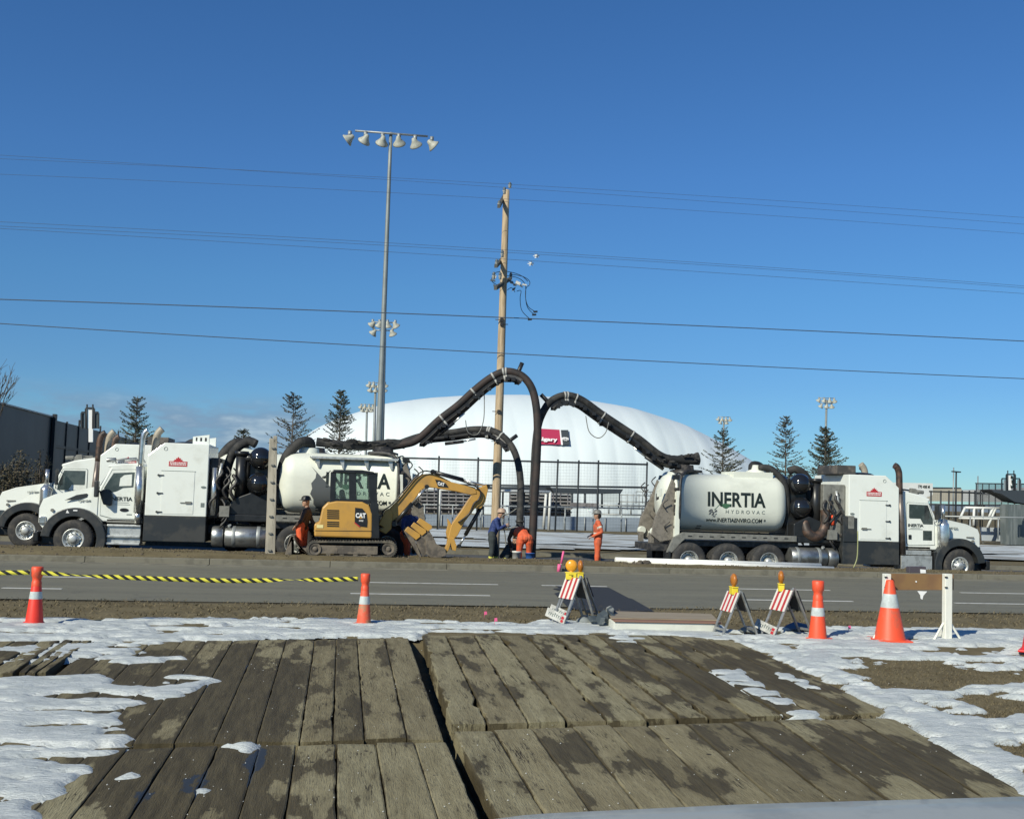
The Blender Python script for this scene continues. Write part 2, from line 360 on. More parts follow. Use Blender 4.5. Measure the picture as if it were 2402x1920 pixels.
# ---------------------------------------------------------------- timber mats
wm=bpy.data.materials.new('mat_timber'); wm.use_nodes=True; t=wm.node_tree; b=t.nodes['Principled BSDF']; b.inputs['Specular IOR Level'].default_value=.22
g=t.nodes.new('ShaderNodeNewGeometry'); P=g.outputs['Position']
w1=tnoise(t,P,3.2,7,.65,(5,.5,2)); w2=tnoise(t,P,22,5,.7,(4,.35,3)); w3=tnoise(t,P,1.7,8,.60,(2.0,.62,1)); w4=tnoise(t,P,90,3,.6); w5=tnoise(t,P,9,4,.6,(1.6,.8,1))
dry=tramp(t,w1,[(.25,(.158,.134,.078)),(.5,(.225,.197,.120)),(.75,(.30,.268,.170))])
dry=tmix(t,tmr(t,w2,.48,.70,0,.7),dry,(.095,.082,.056)); ck=tnoise(t,P,1.0,5,.6,(13,.55,1)); ab=t.nodes.new('ShaderNodeMath'); ab.operation='SUBTRACT'; t.links.new(ck,ab.inputs[0]); ab.inputs[1].default_value=.47; ab2=t.nodes.new('ShaderNodeMath'); ab2.operation='ABSOLUTE'; t.links.new(ab.outputs[0],ab2.inputs[0]); gate=tnoise(t,P,1.7,3,.5); ckm=t.nodes.new('ShaderNodeMath'); ckm.operation='MULTIPLY'; t.links.new(tmr(t,ab2.outputs[0],.004,.016,1,0),ckm.inputs[0]); t.links.new(tmr(t,gate,.50,.60),ckm.inputs[1])
vo=t.nodes.new('ShaderNodeTexVoronoi'); vo.inputs['Scale'].default_value=2.4; t.links.new(P,vo.inputs[0])
dry=tmix(t,tmr(t,w4,.55,.8,0,.3),dry,(.30,.28,.22)); dry=tmix(t,tmr(t,w5,.66,.74,0,.8),dry,(.06,.05,.038))
dry=tmix(t,ckm.outputs[0],dry,(.03,.025,.018)); dry=tmix(t,tmr(t,vo.outputs['Distance'],.045,.062,1,0),dry,(.04,.034,.026))
ton=t.nodes.new('ShaderNodeAttribute'); ton.attribute_name='tone'; dry=tmix(t,1.0,dry,tramp(t,ton.outputs['Fac'],[(0,(.74,.72,.68)),(.5,(1,.98,.94)),(1,(1.12,1.14,1.12))]),'MULTIPLY')
at=t.nodes.new('ShaderNodeAttribute'); at.attribute_name='wet'; 
ad=t.nodes.new('ShaderNodeMath'); ad.operation='ADD'; t.links.new(at.outputs['Fac'],ad.inputs[0]); t.links.new(w3,ad.inputs[1])
wetf=tmr(t,ad.outputs[0],.585,.625); damp=tmr(t,ad.outputs[0],.50,.59); pud=tmr(t,ad.outputs[0],.96,1.0)
wetc=tmix(t,tmr(t,w1,.3,.7),(.056,.045,.024),(.098,.080,.044))
dry=tmix(t,damp,dry,tmix(t,.24,dry,(.075,.062,.036))); cc=tmix(t,wetf,dry,wetc); cc=tmix(t,pud,cc,(.030,.029,.026)); t.links.new(cc,b.inputs['Base Color'])
rr_=t.nodes.new('ShaderNodeMapRange'); rr_.inputs[3].default_value=.9; rr_.inputs[4].default_value=.74; t.links.new(wetf,rr_.inputs[0])
r2=t.nodes.new('ShaderNodeMath'); r2.operation='MULTIPLY_ADD'; t.links.new(pud,r2.inputs[0]); r2.inputs[1].default_value=-.34; t.links.new(rr_.outputs[0],r2.inputs[2]); t.links.new(r2.outputs[0],b.inputs['Roughness'])
hb=t.nodes.new('ShaderNodeMath'); hb.operation='ADD'; t.links.new(w2,hb.inputs[0]); t.links.new(w5,hb.inputs[1])
ps=t.nodes.new('ShaderNodeMath'); ps.operation='SUBTRACT'; ps.inputs[0].default_value=1; t.links.new(pud,ps.inputs[1])
bn=t.nodes.new('ShaderNodeBump'); bn.inputs['Distance'].default_value=.012; t.links.new(hb.outputs[0],bn.inputs['Height'])
ms=t.nodes.new('ShaderNodeMath'); ms.operation='MULTIPLY'; ms.inputs[1].default_value=.8; t.links.new(ps.outputs[0],ms.inputs[0]); t.links.new(ms.outputs[0],bn.inputs['Strength']); t.links.new(bn.outputs[0],b.inputs['Normal'])
def wv(q): return (q.x,q.y)
WET=[]   # (px centre, px radius x, radius y, amount): places that hold melt water
for cx,cy,ra,rb,am_ in ((330,1600,330,110,.20),(600,1610,90,60,.10),(330,1800,170,120,.17),(420,1850,90,140,.28),(600,1790,60,50,.34),(640,1680,70,90,.12),(1560,1560,170,45,.10),(1750,1540,120,50,.13),(1800,1620,140,60,.16),(1980,1760,330,90,.13),(1500,1790,60,20,.1),(1350,1740,60,30,.12),(560,1540,40,25,.25),(900,1530,60,20,.05),(1200,1500,260,12,.06),(2150,1800,120,60,.12),(640,1900,120,50,.12)):
    q=atS(cx,cy); qx=atS(cx+ra,cy); qy=atS(cx,min(cy+rb,1990)); WET.append((q.x,q.y,qx.x-q.x,max(.3,q.y-qy.y),am_))
def wet(x,y):
    v=0
    for cx,cy,ra,rb,am_ in WET:
        d=((x-cx)/ra)**2+((y-cy)/rb)**2
        if d<4: v+=am_*math.exp(-d)
    return v
VPX,VPY=782,1150
def ext(px,py,y2): return (VPX+(px-VPX)*(y2-VPY)/(py-VPY),y2)
MATQ=[]
def mat_(corners,n,seed,jag=.02,lift=0.0,label='',end=.0):
    NL,NR,FR,FLc=[atS(*c) for c in corners]; rn=random.Random(seed); mb=MB(); wets=[]; tones=[]
    MATQ.append([wv(NL),wv(NR),wv(FR),wv(FLc)])
    us=[0]
    for i in range(n): us.append(us[-1]+rn.uniform(.82,1.2))
    us=[u/us[-1] for u in us]
    bl=lambda u,v: (NL*(1-u)+NR*u)*(1-v)+(FLc*(1-u)+FR*u)*v
    W_=(NR-NL).length/n
    for i in range(n):
        v0=rn.uniform(-.008,.008); v1=1+rn.uniform(-.01,.01); dz=rn.uniform(-.005,.005); tl=rn.uniform(-.005,.005)
        K=max(10,int((FLc-NL).length/.09)); g0=.006/((NR-NL).length); rows=[]
        sa,sb=rn.uniform(0,99),rn.uniform(0,99)
        for k in range(K+1):
            v=v0+(v1-v0)*k/K
            L_=bl(us[i],v); R_=bl(us[i+1],v); wd=(R_-L_)
            def edge(sd):
                e=abs(fbm(k*.55,sd,0,4))*jag*1.1
                e+=max(0,fbm(k*.16,sd+7,0,3)-.16)*jag*4
                return max(0,.0035+e)
            el,er=edge(sa),edge(sb)
            if i==0: el+=.01
            wn=wd.normalized(); h=zs(L_.y)+lift+dz
            row=[]
            endd=.03*max(0,1-min(k,K-k)/1.2)
            for f in (0,.04,.35,.65,.96,1):
                p=L_+wn*el+(wd-wn*(el+er))*f
                rd=.005 if f in(0,1) else 0
                zz=h+tl*(f-.5)*2-rd-endd*.3+.004*fbm(p.x*3,p.y*1.2,seed,3)
                row.append((p.x,p.y,zz))
            row=[(row[0][0],row[0][1],h-.2)]+row+[(row[-1][0],row[-1][1],h-.2)]
            rows.append(row)
        vs=[p for r_ in rows for p in r_]; c_=len(rows[0])
        fs=[(a*c_+j,a*c_+j+1,(a+1)*c_+j+1,(a+1)*c_+j) for a in range(K) for j in range(c_-1)]
        fs+= [tuple(range(c_)),tuple((K)*c_+j for j in range(c_-1,-1,-1))]
        wt=rn.uniform(-.06,.05); tones+=[rn.uniform(0,1)]*len(vs)
        mb.add(vs,fs,0,False); wets+=[1.25*wet(p[0],p[1])+wt+(.13 if (q_%c_) in (0,1,c_-2,c_-1) else (.03 if (q_%c_) in (2,c_-3) else 0)) for q_,p in enumerate(vs)]
    o=mb.build('timber_mat',wm); a=o.data.attributes.new('wet','FLOAT','POINT'); a.data.foreach_set('value',wets); a=o.data.attributes.new('tone','FLOAT','POINT'); a.data.foreach_set('value',tones)
    o.data.polygons.foreach_set('use_smooth',[False]*len(o.data.polygons))
    tag(o,label,'timber mat','heavy timber mats laid in the foreground'); return o
mat_([(-95,1752),(1040,1728),(958,1495),(228,1503)],12,1,.010,label='back left timber mat half under snow, between the dark slit and centre gap')
mat_([ext(-95,1752,2150),ext(1044,1736,2150),(1046,1736),(-100,1760)],12,2,.010,label='front left timber mat with puddles on its dark wet boards')
mat_([(1055,1702),(2085,1672),(1690,1489),(988,1490)],12,3,.048,.015,label='back right timber mat with splintered cracked boards and a snow patch')
mat_([ext(1062,1712,2150),(2912,2150),(2092,1681),(1060,1710)],11,4,.012,label='front right timber mat with long clean joints, nearest the white hood')
mat_([(40,1583),(108,1581),(215,1505),(150,1505)],3,5,.02,.03,label='short timber mat end poking from the snow left of the dark slit')
mat_([(-560,1585),(30,1583),(140,1506),(-330,1510)],9,6,.02,.03,label='far left timber mat almost buried in snow')
for i in range(16000):
    q=atS(rnd.uniform(1950,2500),rnd.uniform(1545,1860))
    if not any(inpoly(q.x,q.y,P_) for P_ in MATQ): blade(q.x,q.y,zs(q.y)-.016,rnd.uniform(.012,.03),.006)
GRASS()
# ---------------------------------------------------------------- snow
sm=bpy.data.materials.new('snow'); sm.use_nodes=True; t=sm.node_tree; b=t.nodes['Principled BSDF']; b.inputs['Roughness'].default_value=.6; b.inputs['Specular IOR Level'].default_value=.3
g=t.nodes.new('ShaderNodeNewGeometry'); P=g.outputs['Position']; s1=tnoise(t,P,2.6,8,.68,(.8,3.2,1)); s2=tnoise(t,P,14,6,.65,(.8,2.6,1)); s3=tnoise(t,P,60,3,.6)
c=tramp(t,s1,[(.3,(.38,.41,.41)),(.5,(.52,.555,.55)),(.7,(.68,.70,.68))]); c=tmix(t,tmr(t,s3,.58,.70,0,.5),c,(.22,.21,.18)); c=tmix(t,tmr(t,tnoise(t,P,5,7,.7,(1,2,1)),.60,.72,0,.55),c,(.26,.245,.20)); t.links.new(c,b.inputs['Base Color']); tbump(t,b,s2,.8,.035)
PO=lambda pts:[wv(atS(*q)) for q in pts]
SN=[PO(p) for p in (
 [(-400,1453),(200,1450),(500,1447),(900,1452),(1240,1464),(1262,1454),(1330,1457),(1700,1470),(1720,1484),(1560,1489),(1350,1485),(1000,1479),(975,1500),(955,1488),(900,1490),(640,1492),(540,1502),(330,1512),(330,1526),(120,1555),(-400,1563)],
 [(-400,1592),(100,1588),(260,1582),(300,1590),(440,1583),(510,1590),(500,1600),(440,1628),(330,1650),(262,1680),(300,1705),(298,1735),(290,1762),(215,1788),(218,1812),(160,1855),(60,1885),(20,1900),(-30,1960),(-400,2050)],
 [(214,1544),(330,1528),(430,1538),(445,1548),(300,1556),(215,1552)],
 [(1560,1489),(1700,1478),(1900,1470),(2402,1478),(2800,1486),(3600,2100),(2830,2100),(2402,1858),(2085,1672),(1990,1620),(1850,1552),(1760,1512)],
 [(1663,1577),(1740,1570),(1780,1600),(1860,1650),(1820,1664),(1780,1640),(1700,1602)],
 [(1812,1576),(1850,1580),(1900,1606),(1925,1625),(1880,1614),(1830,1590)],
 [(1815,1673),(1900,1667),(1935,1673),(1870,1685)],
 [(536,1752),(570,1744),(602,1742),(602,1752),(570,1762)],
 [(213,1838),(262,1832),(330,1808),(336,1820),(275,1843),(220,1847)],
 [(-10,1908),(45,1894),(90,1906),(82,1928),(-10,1940)],
 [(452,1858),(490,1850),(494,1857),(460,1864)],
 [(1425,1498),(1470,1490),(1520,1500),(1490,1508),(1440,1506)],
 )]
HO=[PO(p) for p in (
 [(1950,1572),(2100,1552),(2200,1558),(2402,1578),(2600,1590),(2600,1610),(2402,1602),(2300,1608),(2180,1620),(2110,1600),(2020,1582)],
 [(2060,1562),(2140,1545),(2240,1550),(2200,1562)],
 [(2222,1637),(2290,1622),(2402,1640),(2600,1660),(2600,1700),(2402,1672),(2300,1664)],
 [(2300,1748),(2350,1738),(2500,1765),(2700,1810),(2402,1782)],
 [(2370,1800),(2500,1810),(2500,1840),(2380,1818)],
 [(60,1634),(220,1620),(335,1631),(300,1638),(120,1640)],
 [(1740,1480),(1830,1478),(1850,1484),(1760,1487)],
 [(-100,1505),(232,1500),(225,1509),(-100,1520)],[(-100,1566),(126,1562),(122,1580),(-100,1590)],
 )]
bb=lambda p:(min(q[0] for q in p)-.3,max(q[0] for q in p)+.3,min(q[1] for q in p)-.3,max(q[1] for q in p)+.3)
SNB=[(p,bb(p)) for p in SN]; HOB=[(p,bb(p)) for p in HO]
def hit(L_,x,y): return any(b_[0]<x<b_[1] and b_[2]<y<b_[3] and inpoly(x,y,p) for p,b_ in L_)
def snowmask(x,y):
    if not(hit(SNB,x,y)): 
        pass
    jx=x+.22*fbm(x*1.3,y*3.0,11,5); jy=y+.16*fbm(x*1.3,y*3.0,23,5)
    if not hit(SNB,jx,jy) or hit(HOB,jx,jy): return 0
    h=fbm(x*.9,y*2.8,31,4)
    if h<-.24: return 0
    if fbm(x*2.6,y*7.5,91,4)<-.235: return 0
    if y>13.6 and fbm(x*.7,y*3.6,41,4)<-.15: return 0
    if x<2 and fbm(x*.8,y*3.0,45,5)<-.15: return 0
    if x>6.2 and y<15.0 and fbm(x*.75,y*2.4,51,5)<(-.06 if x<8.6 else .02): return 0
    return 1
sxs=frange(-6.2,14.5,.038); sys_=frange(6.6,17.8,.038)
mk_=np.zeros((len(sys_),len(sxs)))
for j,y in enumerate(sys_):
    for i,x in enumerate(sxs): mk_[j,i]=snowmask(x,y)
th=mk_.copy()
for _ in range(3):
    q=np.pad(th,1,mode='edge'); th=(q[:-2,1:-1]+q[2:,1:-1]+q[1:-1,:-2]+q[1:-1,2:]+q[1:-1,1:-1]*2)/6
q=np.pad(th,1,mode='edge'); dil=(np.maximum.reduce([q[:-2,1:-1],q[2:,1:-1],q[1:-1,:-2],q[1:-1,2:],q[1:-1,1:-1]])>.05)*1.0
if 0: dil=np.maximum.reduce([q[:-2,1:-1],q[2:,1:-1],q[1:-1,:-2],q[1:-1,2:],q[1:-1,1:-1],q[:-2,:-2],q[2:,2:],q[:-2,2:],q[2:,:-2]])
rg=np.array([[fbm(x*7,y*13,83,4) for x in sxs[::2]] for y in sys_[::2]]).repeat(2,0).repeat(2,1)[:th.shape[0],:th.shape[1]]
th=np.where((th>.02)&(th<.98),th+rg*.55,th)
X,Y=sxs,sys_; vs=[];nx=len(X)
for j,y in enumerate(Y):
    for i,x in enumerate(X):
        e=dil[j,i]
        if e==0: vs.append((x,y,-5)); continue
        hgt=(th[j,i]-.45)*.085 if th[j,i]<.65 else .017+(th[j,i]-.65)*.015; hgt+=max(0,th[j,i]-.3)*(.020*fbm(x*1.6,y*4.2,61,4)+.018*fbm(x*7,y*16,3,4))
        if x>6 and hgt>0: hgt*=1.3
        base=(zs(y) if y<15.4 else 0)
        vs.append((x,y,base+hgt+.008))
fs=[]
for j in range(len(Y)-1):
    for i in range(nx-1):
        if dil[j,i] and dil[j,i+1] and dil[j+1,i] and dil[j+1,i+1]: fs.append((j*nx+i,j*nx+i+1,(j+1)*nx+i+1,(j+1)*nx+i))
me=bpy.data.meshes.new('snow'); me.from_pydata(vs,[],fs); b=bmesh.new(); b.from_mesh(me); bmesh.ops.delete(b,geom=[v for v in b.verts if not v.link_faces],context='VERTS'); b.to_mesh(me); b.free()
me.materials.append(sm); me.polygons.foreach_set('use_smooth',[True]*len(me.polygons)); o=bpy.data.objects.new('snow',me); COL.objects.link(o); tag(o,'thin melting snow lying in patches on the mats and the verge','snow',kind='stuff')
# small stones and ice crumbs on the mats
cb=MB()
for i in range(230):
    q=atS(rnd.uniform(250,2300),rnd.uniform(1500,1915)); s_=rnd.uniform(.003,.007)
    cb.add([(q.x+dx*s_,q.y+dy*s_,zs(q.y)+dz*s_+.003) for dx,dy,dz in ((-1,0,0),(0,-1,0),(1,0,0),(0,1,0),(.1,.1,1.1))],[(0,1,4),(1,2,4),(2,3,4),(3,0,4)])
tag(cb.build('ice_crumbs',pm('crumbs',(.5,.5,.47),.6)),'scattered pale crumbs of ice and gravel on the boards','gravel',kind='stuff')
# clods on the median and dirty snow on the far verge
cb=MB()
for i in range(700):
    x=rnd.uniform(-16,20); y=rnd.uniform(29.3,31.6); s_=rnd.uniform(.015,.06); z=medz(x,y)
    cb.add([(x+dx*s_*rnd.uniform(.7,1.3),y+dy*s_,z+dz*s_*rnd.uniform(.5,1)) for dx,dy,dz in ((-1,0,-.2),(0,-1,-.2),(1,0,-.2),(0,1,-.2),(.1,.1,.8))],[(0,1,4),(1,2,4),(2,3,4),(3,0,4)])
tag(cb.build('soil_clods',pm('clod',(.10,.08,.055),.95)),'small clods of soil strewn along the median','soil',kind='stuff')
dsn=pm('dirty_snow',(.50,.54,.55),.8,col2=(.26,.25,.22),vs=.7,thr=(.45,.6),bump=.5,bs=3,stretch=(.4,1,1),coords='World')
fx=frange(-40,45,.5); fy=frange(41.5,64,.5)
kp=lambda i,j: fbm(fx[i]*.12,fy[j]*.35,71,4)+(fy[j]-44.5)*.05>-.02
tag(grid('dirty_snow_field',fx,fy,lambda x,y: gf(x)+.19+.10*fbm(x*.25,y*.5,5,4),dsn,keep=kp),'grey dirty snow on the far verge in front of the fences','snow',kind='stuff')
# ============================================================ HYDROVAC TRUCKS (local: x forward from the steer axle, y across, z up)
def arc(cx,cz,r,a0,a1,n=14): return [(cx+r*math.cos(R(a0+(a1-a0)*i/n)),cz+r*math.sin(R(a0+(a1-a0)*i/n))) for i in range(n+1)]
def wheel(parent,x,s,front=True,zc=.53):
    yo=1.24*s; d=-s      # outer face at yo, inward direction d
    r=empty('wheel',(x,yo,zc)); r.parent=parent
    m=MB(); Wd=.30 if front else .62
    prof=[(.29,.015),(.33,0),(.44,-.004),(.50,.02),(.53,.06),(.53,Wd-.05),(.50,Wd),(.30,Wd)]
    m.lathe([(a,h*d) for a,h in prof],(0,0,0),'y',36); 
    for k in range(40):
        a=R(9*k); c,q=math.cos(a),math.sin(a)
        m.obox((c*.528,d*.16,q*.528),(c*.006,0,q*.006),(0,.10,0),(-q*.018,0,c*.018))
    m.build('tyre',rubber,r)
    m=MB(); 
    if front: prof=[(.295,.02),(.28,.0),(.25,.03),(.20,.075),(.14,.045),(.12,-.03),(.07,-.05),(.001,-.05)]
    else: prof=[(.295,.02),(.28,.005),(.265,.05),(.25,.17),(.16,.19),(.13,.15),(.11,.03),(.06,.0),(.001,.0)]
    m.lathe([(a,h*d) for a,h in prof],(0,0,0),'y',30)
    for k in range(10):
        a=R(36*k); c,q=math.cos(a),math.sin(a); rr=.17 if front else .205; h=.045 if front else .15
        m.cyl((c*rr,h*d,q*rr),(c*rr,(h-.05)*d,q*rr),.018,n=8,m=1)
        rr=.225 if front else .235; m.cyl((c*rr,(.052 if front else .165)*d,q*rr),(c*rr,(.042 if front else .155)*d,q*rr),.022,n=8,m=2)
    m.build('rim',[alu,chrome,grime],r); return r
def wrapped_patch(name,pts,mt,par,wrapf):
    b=bmesh.new(); f=b.faces.new([b.verts.new((x,y,0)) for x,y in pts]); bmesh.ops.triangulate(b,faces=[f])
    ys=[p[1] for p in pts]; y=min(ys)
    while y<max(ys): y+=.05; bmesh.ops.bisect_plane(b,geom=b.verts[:]+b.edges[:]+b.faces[:],plane_co=(0,y,0),plane_no=(0,1,0))
    for v in b.verts: v.co=Vector(wrapf(v.co.x,v.co.y))
    me=bpy.data.meshes.new(name); b.to_mesh(me); b.free(); me.materials.append(mt); o=bpy.data.objects.new(name,me); COL.objects.link(o); o.parent=par; return o
TZ,TR,TN=2.28,.885,2.9
def tankwrap(side,x0,zmid):
    def f(x,y):
        z=zmid-TZ+y; rr=TR+.006
        return (x0+x*(1 if side<0 else -1),side*(max(0,rr**TN-abs(z)**TN))**(1/TN),TZ+z)
    return f
stackm=pm('stack_brown',(.24,.21,.19),.45,.6,col2=(.12,.10,.09),vs=2.5,stretch=(1,1,.6))
def truck(style,rear,unit,root):
    A=style=='long'; d=-.2 if A else 0.0
    # chassis
    m=MB()
    for s in(-1,1):
        m.box(-9.3,.85,.38*s-.04,.38*s+.04,.72,1.0)
    for x in (-.9,-2.6,-4.2,-6.7,-8.0,-9.2): m.box(x-.05,x+.05,-.36,.36,.76,.96)
    for x in rear+[0]: m.cyl((x,-.9,.53),(x,.9,.53),.09)
    m.box(-9.3,-5.2,-.9,.9,.95,1.12)
    m.build('chassis_frame',grime,root,bevel=.01)
    for s in(-1,1):
        wheel(root,0,s)
        for x in rear: wheel(root,x,s,False)
    # bumper
    m=MB(); m.box(.93,1.08,-1.15,1.15,.42,.72); m.box(1.0,1.12,-.5,.5,.46,.66); m.box(.4,.95,-.9,-.3,.35,.6);m.box(.4,.95,.3,.9,.35,.6)
    m.build('bumper',black,root,bevel=.04)
    # hood with flared flanks
    if A: side=[(.86,.72),(.93,.95),(.93,1.52),(.86,1.68),(.45,1.83),(-.5,2.0),(-.62,2.0),(-.62,1.0)]+arc(0,.53,.80,150,26)
    else: side=[(.90,.80),(1.02,.95),(1.02,1.35),(.93,1.60),(.62,1.74),(.2,1.84),(-.40,1.97),(-.55,1.99),(-.55,1.12)]+arc(0,.53,.80,140,24)
    m=MB(); wf=(lambda x: .80+.17*min(1,max(0,(.95-x)/1.4))) if A else (lambda x: .86+.16*min(1,max(0,(1.0-x)/1.3)))
    m.prism(side,-1,1,w=wf)
    hood=m.build('hood',white,root,bevel=.07,bseg=3)
    m=MB(); gx=.945 if A else 1.03; m.box(gx-.02,gx+.012,-.42,.42,.92,1.50 if A else 1.42); 
    for k in range(9): m.box(gx,gx+.03,-.40+.1*k-.01,-.40+.1*k+.01,.94,1.46 if A else 1.38,1)
    m.build('grille',[black,chrome],hood,bevel=.008)
    for s in(-1,1):
        m=MB(); hx=.80 if A else .88; yy=wf(hx)*s
        m.obox((hx+.03,yy*.93,1.02),(.09,0,0),(0,.12,0),(0,0,.11)); m.build('headlight',glass if A else chrome,root,bevel=.03)
        yh=wf(.5)*s*1.0+.004*s
        if A:
            m=MB(); m.box(.43,.70,yh-.01+.012*s*0,yh+.012*s,1.40,1.44); m.build('hood_slot',greym,hood)
        else:
            m=MB(); m.prism([(.34,1.585),(.30,1.60),(.02,1.74),(-.24,1.79),(-.28,1.77),(-.26,1.69),(-.02,1.62)],min(1.022*s,1.0*s),max(1.022*s,1.0*s)); m.build('hood_vent',skirtm,hood)
        m=MB(); m.cyl((.66,yh-.02*s,1.30),(.66,yh+.03*s,1.30),.045,n=12); m.build('side_marker',greym,hood)
        # mudguard
        a0,a1=(8,196) if A else (4,205)
        m=MB(); pts=arc(0,.53,.86,a0,a1,22)+arc(0,.53,.62,a1,a0,22); m.prism(pts,min(.84*s,1.265*s),max(.84*s,1.265*s)); m.build('fender',skirtm,root,bevel=.02)
        m=MB(); m.box(-.86,-.72,min(.75*s,1.2*s),max(.75*s,1.2*s),.35,.95); m.build('mudflap',black,root,bevel=.02)
        if not A:
            m=MB(); m.prism([(.22,1.24),(.19,1.33),(.13,1.24)],min(1.27*s,1.262*s),max(1.27*s,1.262*s)); m.box(-.08,.03,min(1.262*s,1.275*s),max(1.262*s,1.275*s),1.30,1.335); m.build('fender_badge',catw,root)
    # cab
    if A: cp=[(-.60,1.0),(-.60,1.80),(-.68,2.0),(-.92,2.50),(-.86,2.56),(-.90,2.60),(-1.25,2.72),(-1.80,2.82),(-2.0,2.80),(-2.0,1.0)]
    else: cp=[(-.52,1.10),(-.52,1.80),(-.60,2.02),(-.84,2.52),(-.74,2.56),(-.80,2.61),(-1.2,2.66),(-1.62,2.68),(-1.72,2.62),(-1.72,1.02),(-.70,1.02)]
    m=MB(); m.prism(cp,-1.0,1.0); cab=m.build('cab',white,root,bevel=.05,bseg=3)
    xb,xt,zb_,zt_=(-.635,-.905,1.98,2.49) if A else (-.575,-.83,2.02,2.50)
    m=MB(); nrm=Vector((zt_-zb_,0,xb-xt)).normalized()*.012
    q=[Vector((xb,-.90,zb_)),Vector((xb,.90,zb_)),Vector((xt,.86,zt_)),Vector((xt,-.86,zt_))]
    m.add([p+nrm for p in q]+[p-nrm*2 for p in q],[(0,1,2,3),(4,7,6,5),(0,4,5,1),(1,5,6,2),(2,6,7,3),(3,7,4,0)]); m.build('windshield',glass,cab,bevel=.004)
    for s in(-1,1):
        y0=1.0*s
        def slab(pts,t0,t1,name,mt,par,bev=0):
            mm=MB(); mm.prism(pts,min(y0+t0*s,y0+t1*s),max(y0+t0*s,y0+t1*s)); return mm.build(name,mt,par,bevel=bev)
        if A:
            dr=[(-.74,1.16),(-.74,1.85),(-.94,2.44),(-1.62,2.46),(-1.66,2.42),(-1.66,1.20),(-1.60,1.14)]
            wn=[(-.80,1.80),(-.80,1.96),(-.97,2.40),(-1.60,2.41),(-1.60,2.0),(-1.58,1.97),(-1.22,1.97),(-1.12,1.80)]
            slab([(x*1.0+(.015 if x>-1.2 else -.015),z+(.015 if z>1.8 else -.015)) for x,z in dr],-.01,.004,'door_gap',ltg,cab)
            dd=slab(dr,0,.016,'door',white,cab,.006)
            slab(wn,.01,.022,'window',glass,dd); slab([(-.83,1.30),(-.83,1.60),(-1.13,1.60),(-1.13,1.30)],.01,.022,'lower_window',glass,dd)
            slab([(-1.52,1.32),(-1.52,1.46),(-1.62,1.46),(-1.62,1.32)],.01,.035,'handle',black,dd,.01)
            text('door_lettering','INERTIA',.13,ltr,dd,tm(-1.38,y0+.02*s,1.75,s),bold=.004,width=.52)
            m=MB(); m.box(-1.62,-1.14,min(y0+.015*s,y0+.02*s),max(y0+.015*s,y0+.02*s),1.625,1.64); m.box(-1.55,-1.22,min(y0+.015*s,y0+.02*s),max(y0+.015*s,y0+.02*s),1.66,1.675); m.build('fine_print',ltg,dd)
            # air cleaner canister and mirror
            m=MB(); m.lathe([(.001,1.02),(.10,1.03),(.17,1.12),(.185,1.30),(.185,1.78),(.17,1.84),(.11,1.90),(.07,1.96),(.001,1.96)],(-.50,1.10*s,0),'z',20); m.cyl((-.50,1.10*s,1.9),(-.50,1.10*s,2.42),.06,n=12); m.build('air_cleaner',chrome,root)
            m=MB(); m.box(-.86,-.80,min(1.22*s,1.42*s),max(1.22*s,1.42*s),1.95,2.40); m.tube([(-.80,1.0*s,2.42),(-.82,1.3*s,2.44),(-.82,1.3*s,1.9),(-.75,1.0*s,1.85)],.012,8); m.build('mirror',skirtm,root,bevel=.01)
        else:
            dr=[(-.64,1.20),(-.64,1.90),(-.90,2.46),(-1.50,2.49),(-1.56,2.44),(-1.56,1.12),(-.95,1.12)]
            wn=[(-.70,1.84),(-.70,1.96),(-.93,2.38),(-1.50,2.42),(-1.48,2.0),(-1.20,1.97),(-1.05,1.88),(-.92,1.84)]
            slab([(x+(.015 if x>-1.1 else -.015),z+(.015 if z>1.8 else -.015)) for x,z in dr],-.01,.004,'door_gap',ltg,cab)
            dd=slab(dr,0,.016,'door',white,cab,.006)
            w_=slab(wn,.01,.022,'window',glass,dd)
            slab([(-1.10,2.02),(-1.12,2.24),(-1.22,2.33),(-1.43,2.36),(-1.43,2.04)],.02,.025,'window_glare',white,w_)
            text('door_lettering','INERTIA',.15,ltr,dd,tm(-1.17,y0+.02*s,1.66,s),bold=.004,width=.60)
            m=MB(); 
            for x0,x1,z0 in ((-1.42,-1.0,1.50),(-1.38,-1.06,1.555)): m.box(x0,x1,min(y0+.015*s,y0+.02*s),max(y0+.015*s,y0+.02*s),z0,z0+.014)
            m.build('fine_print',ltg,dd)
            m=MB(); m.prism([(-1.27+.12*math.cos(R(a)),1.36+.05*math.sin(R(a))) for a in range(0,360,20)],min(y0+.01*s,y0+.03*s),max(y0+.01*s,y0+.03*s)); m.build('handle',black,dd)
            m=MB(); m.box(-1.48,-1.34,min(y0+.015*s,y0+.022*s),max(y0+.015*s,y0+.022*s),1.22,1.25); m.build('name_plate',ltg,dd)
            # mirrors
            m=MB(); m.box(-.62,-.52,min(1.22*s,1.48*s),max(1.22*s,1.48*s),1.70,2.15); m.prism([(-.70,1.92),(-.60,1.84),(-.72,1.50),(-.90,1.46),(-.95,1.50),(-.95,1.80),(-.85,1.90)],min(1.05*s,1.16*s),max(1.05*s,1.16*s)); m.cyl((-.6,1.0*s,1.85),(-.56,1.4*s,1.9),.03); m.build('mirror',skirtm,root,bevel=.03)
        # step box
        m=MB(); x0,x1=(-1.95,-.92) if A else (-1.76,-.86)
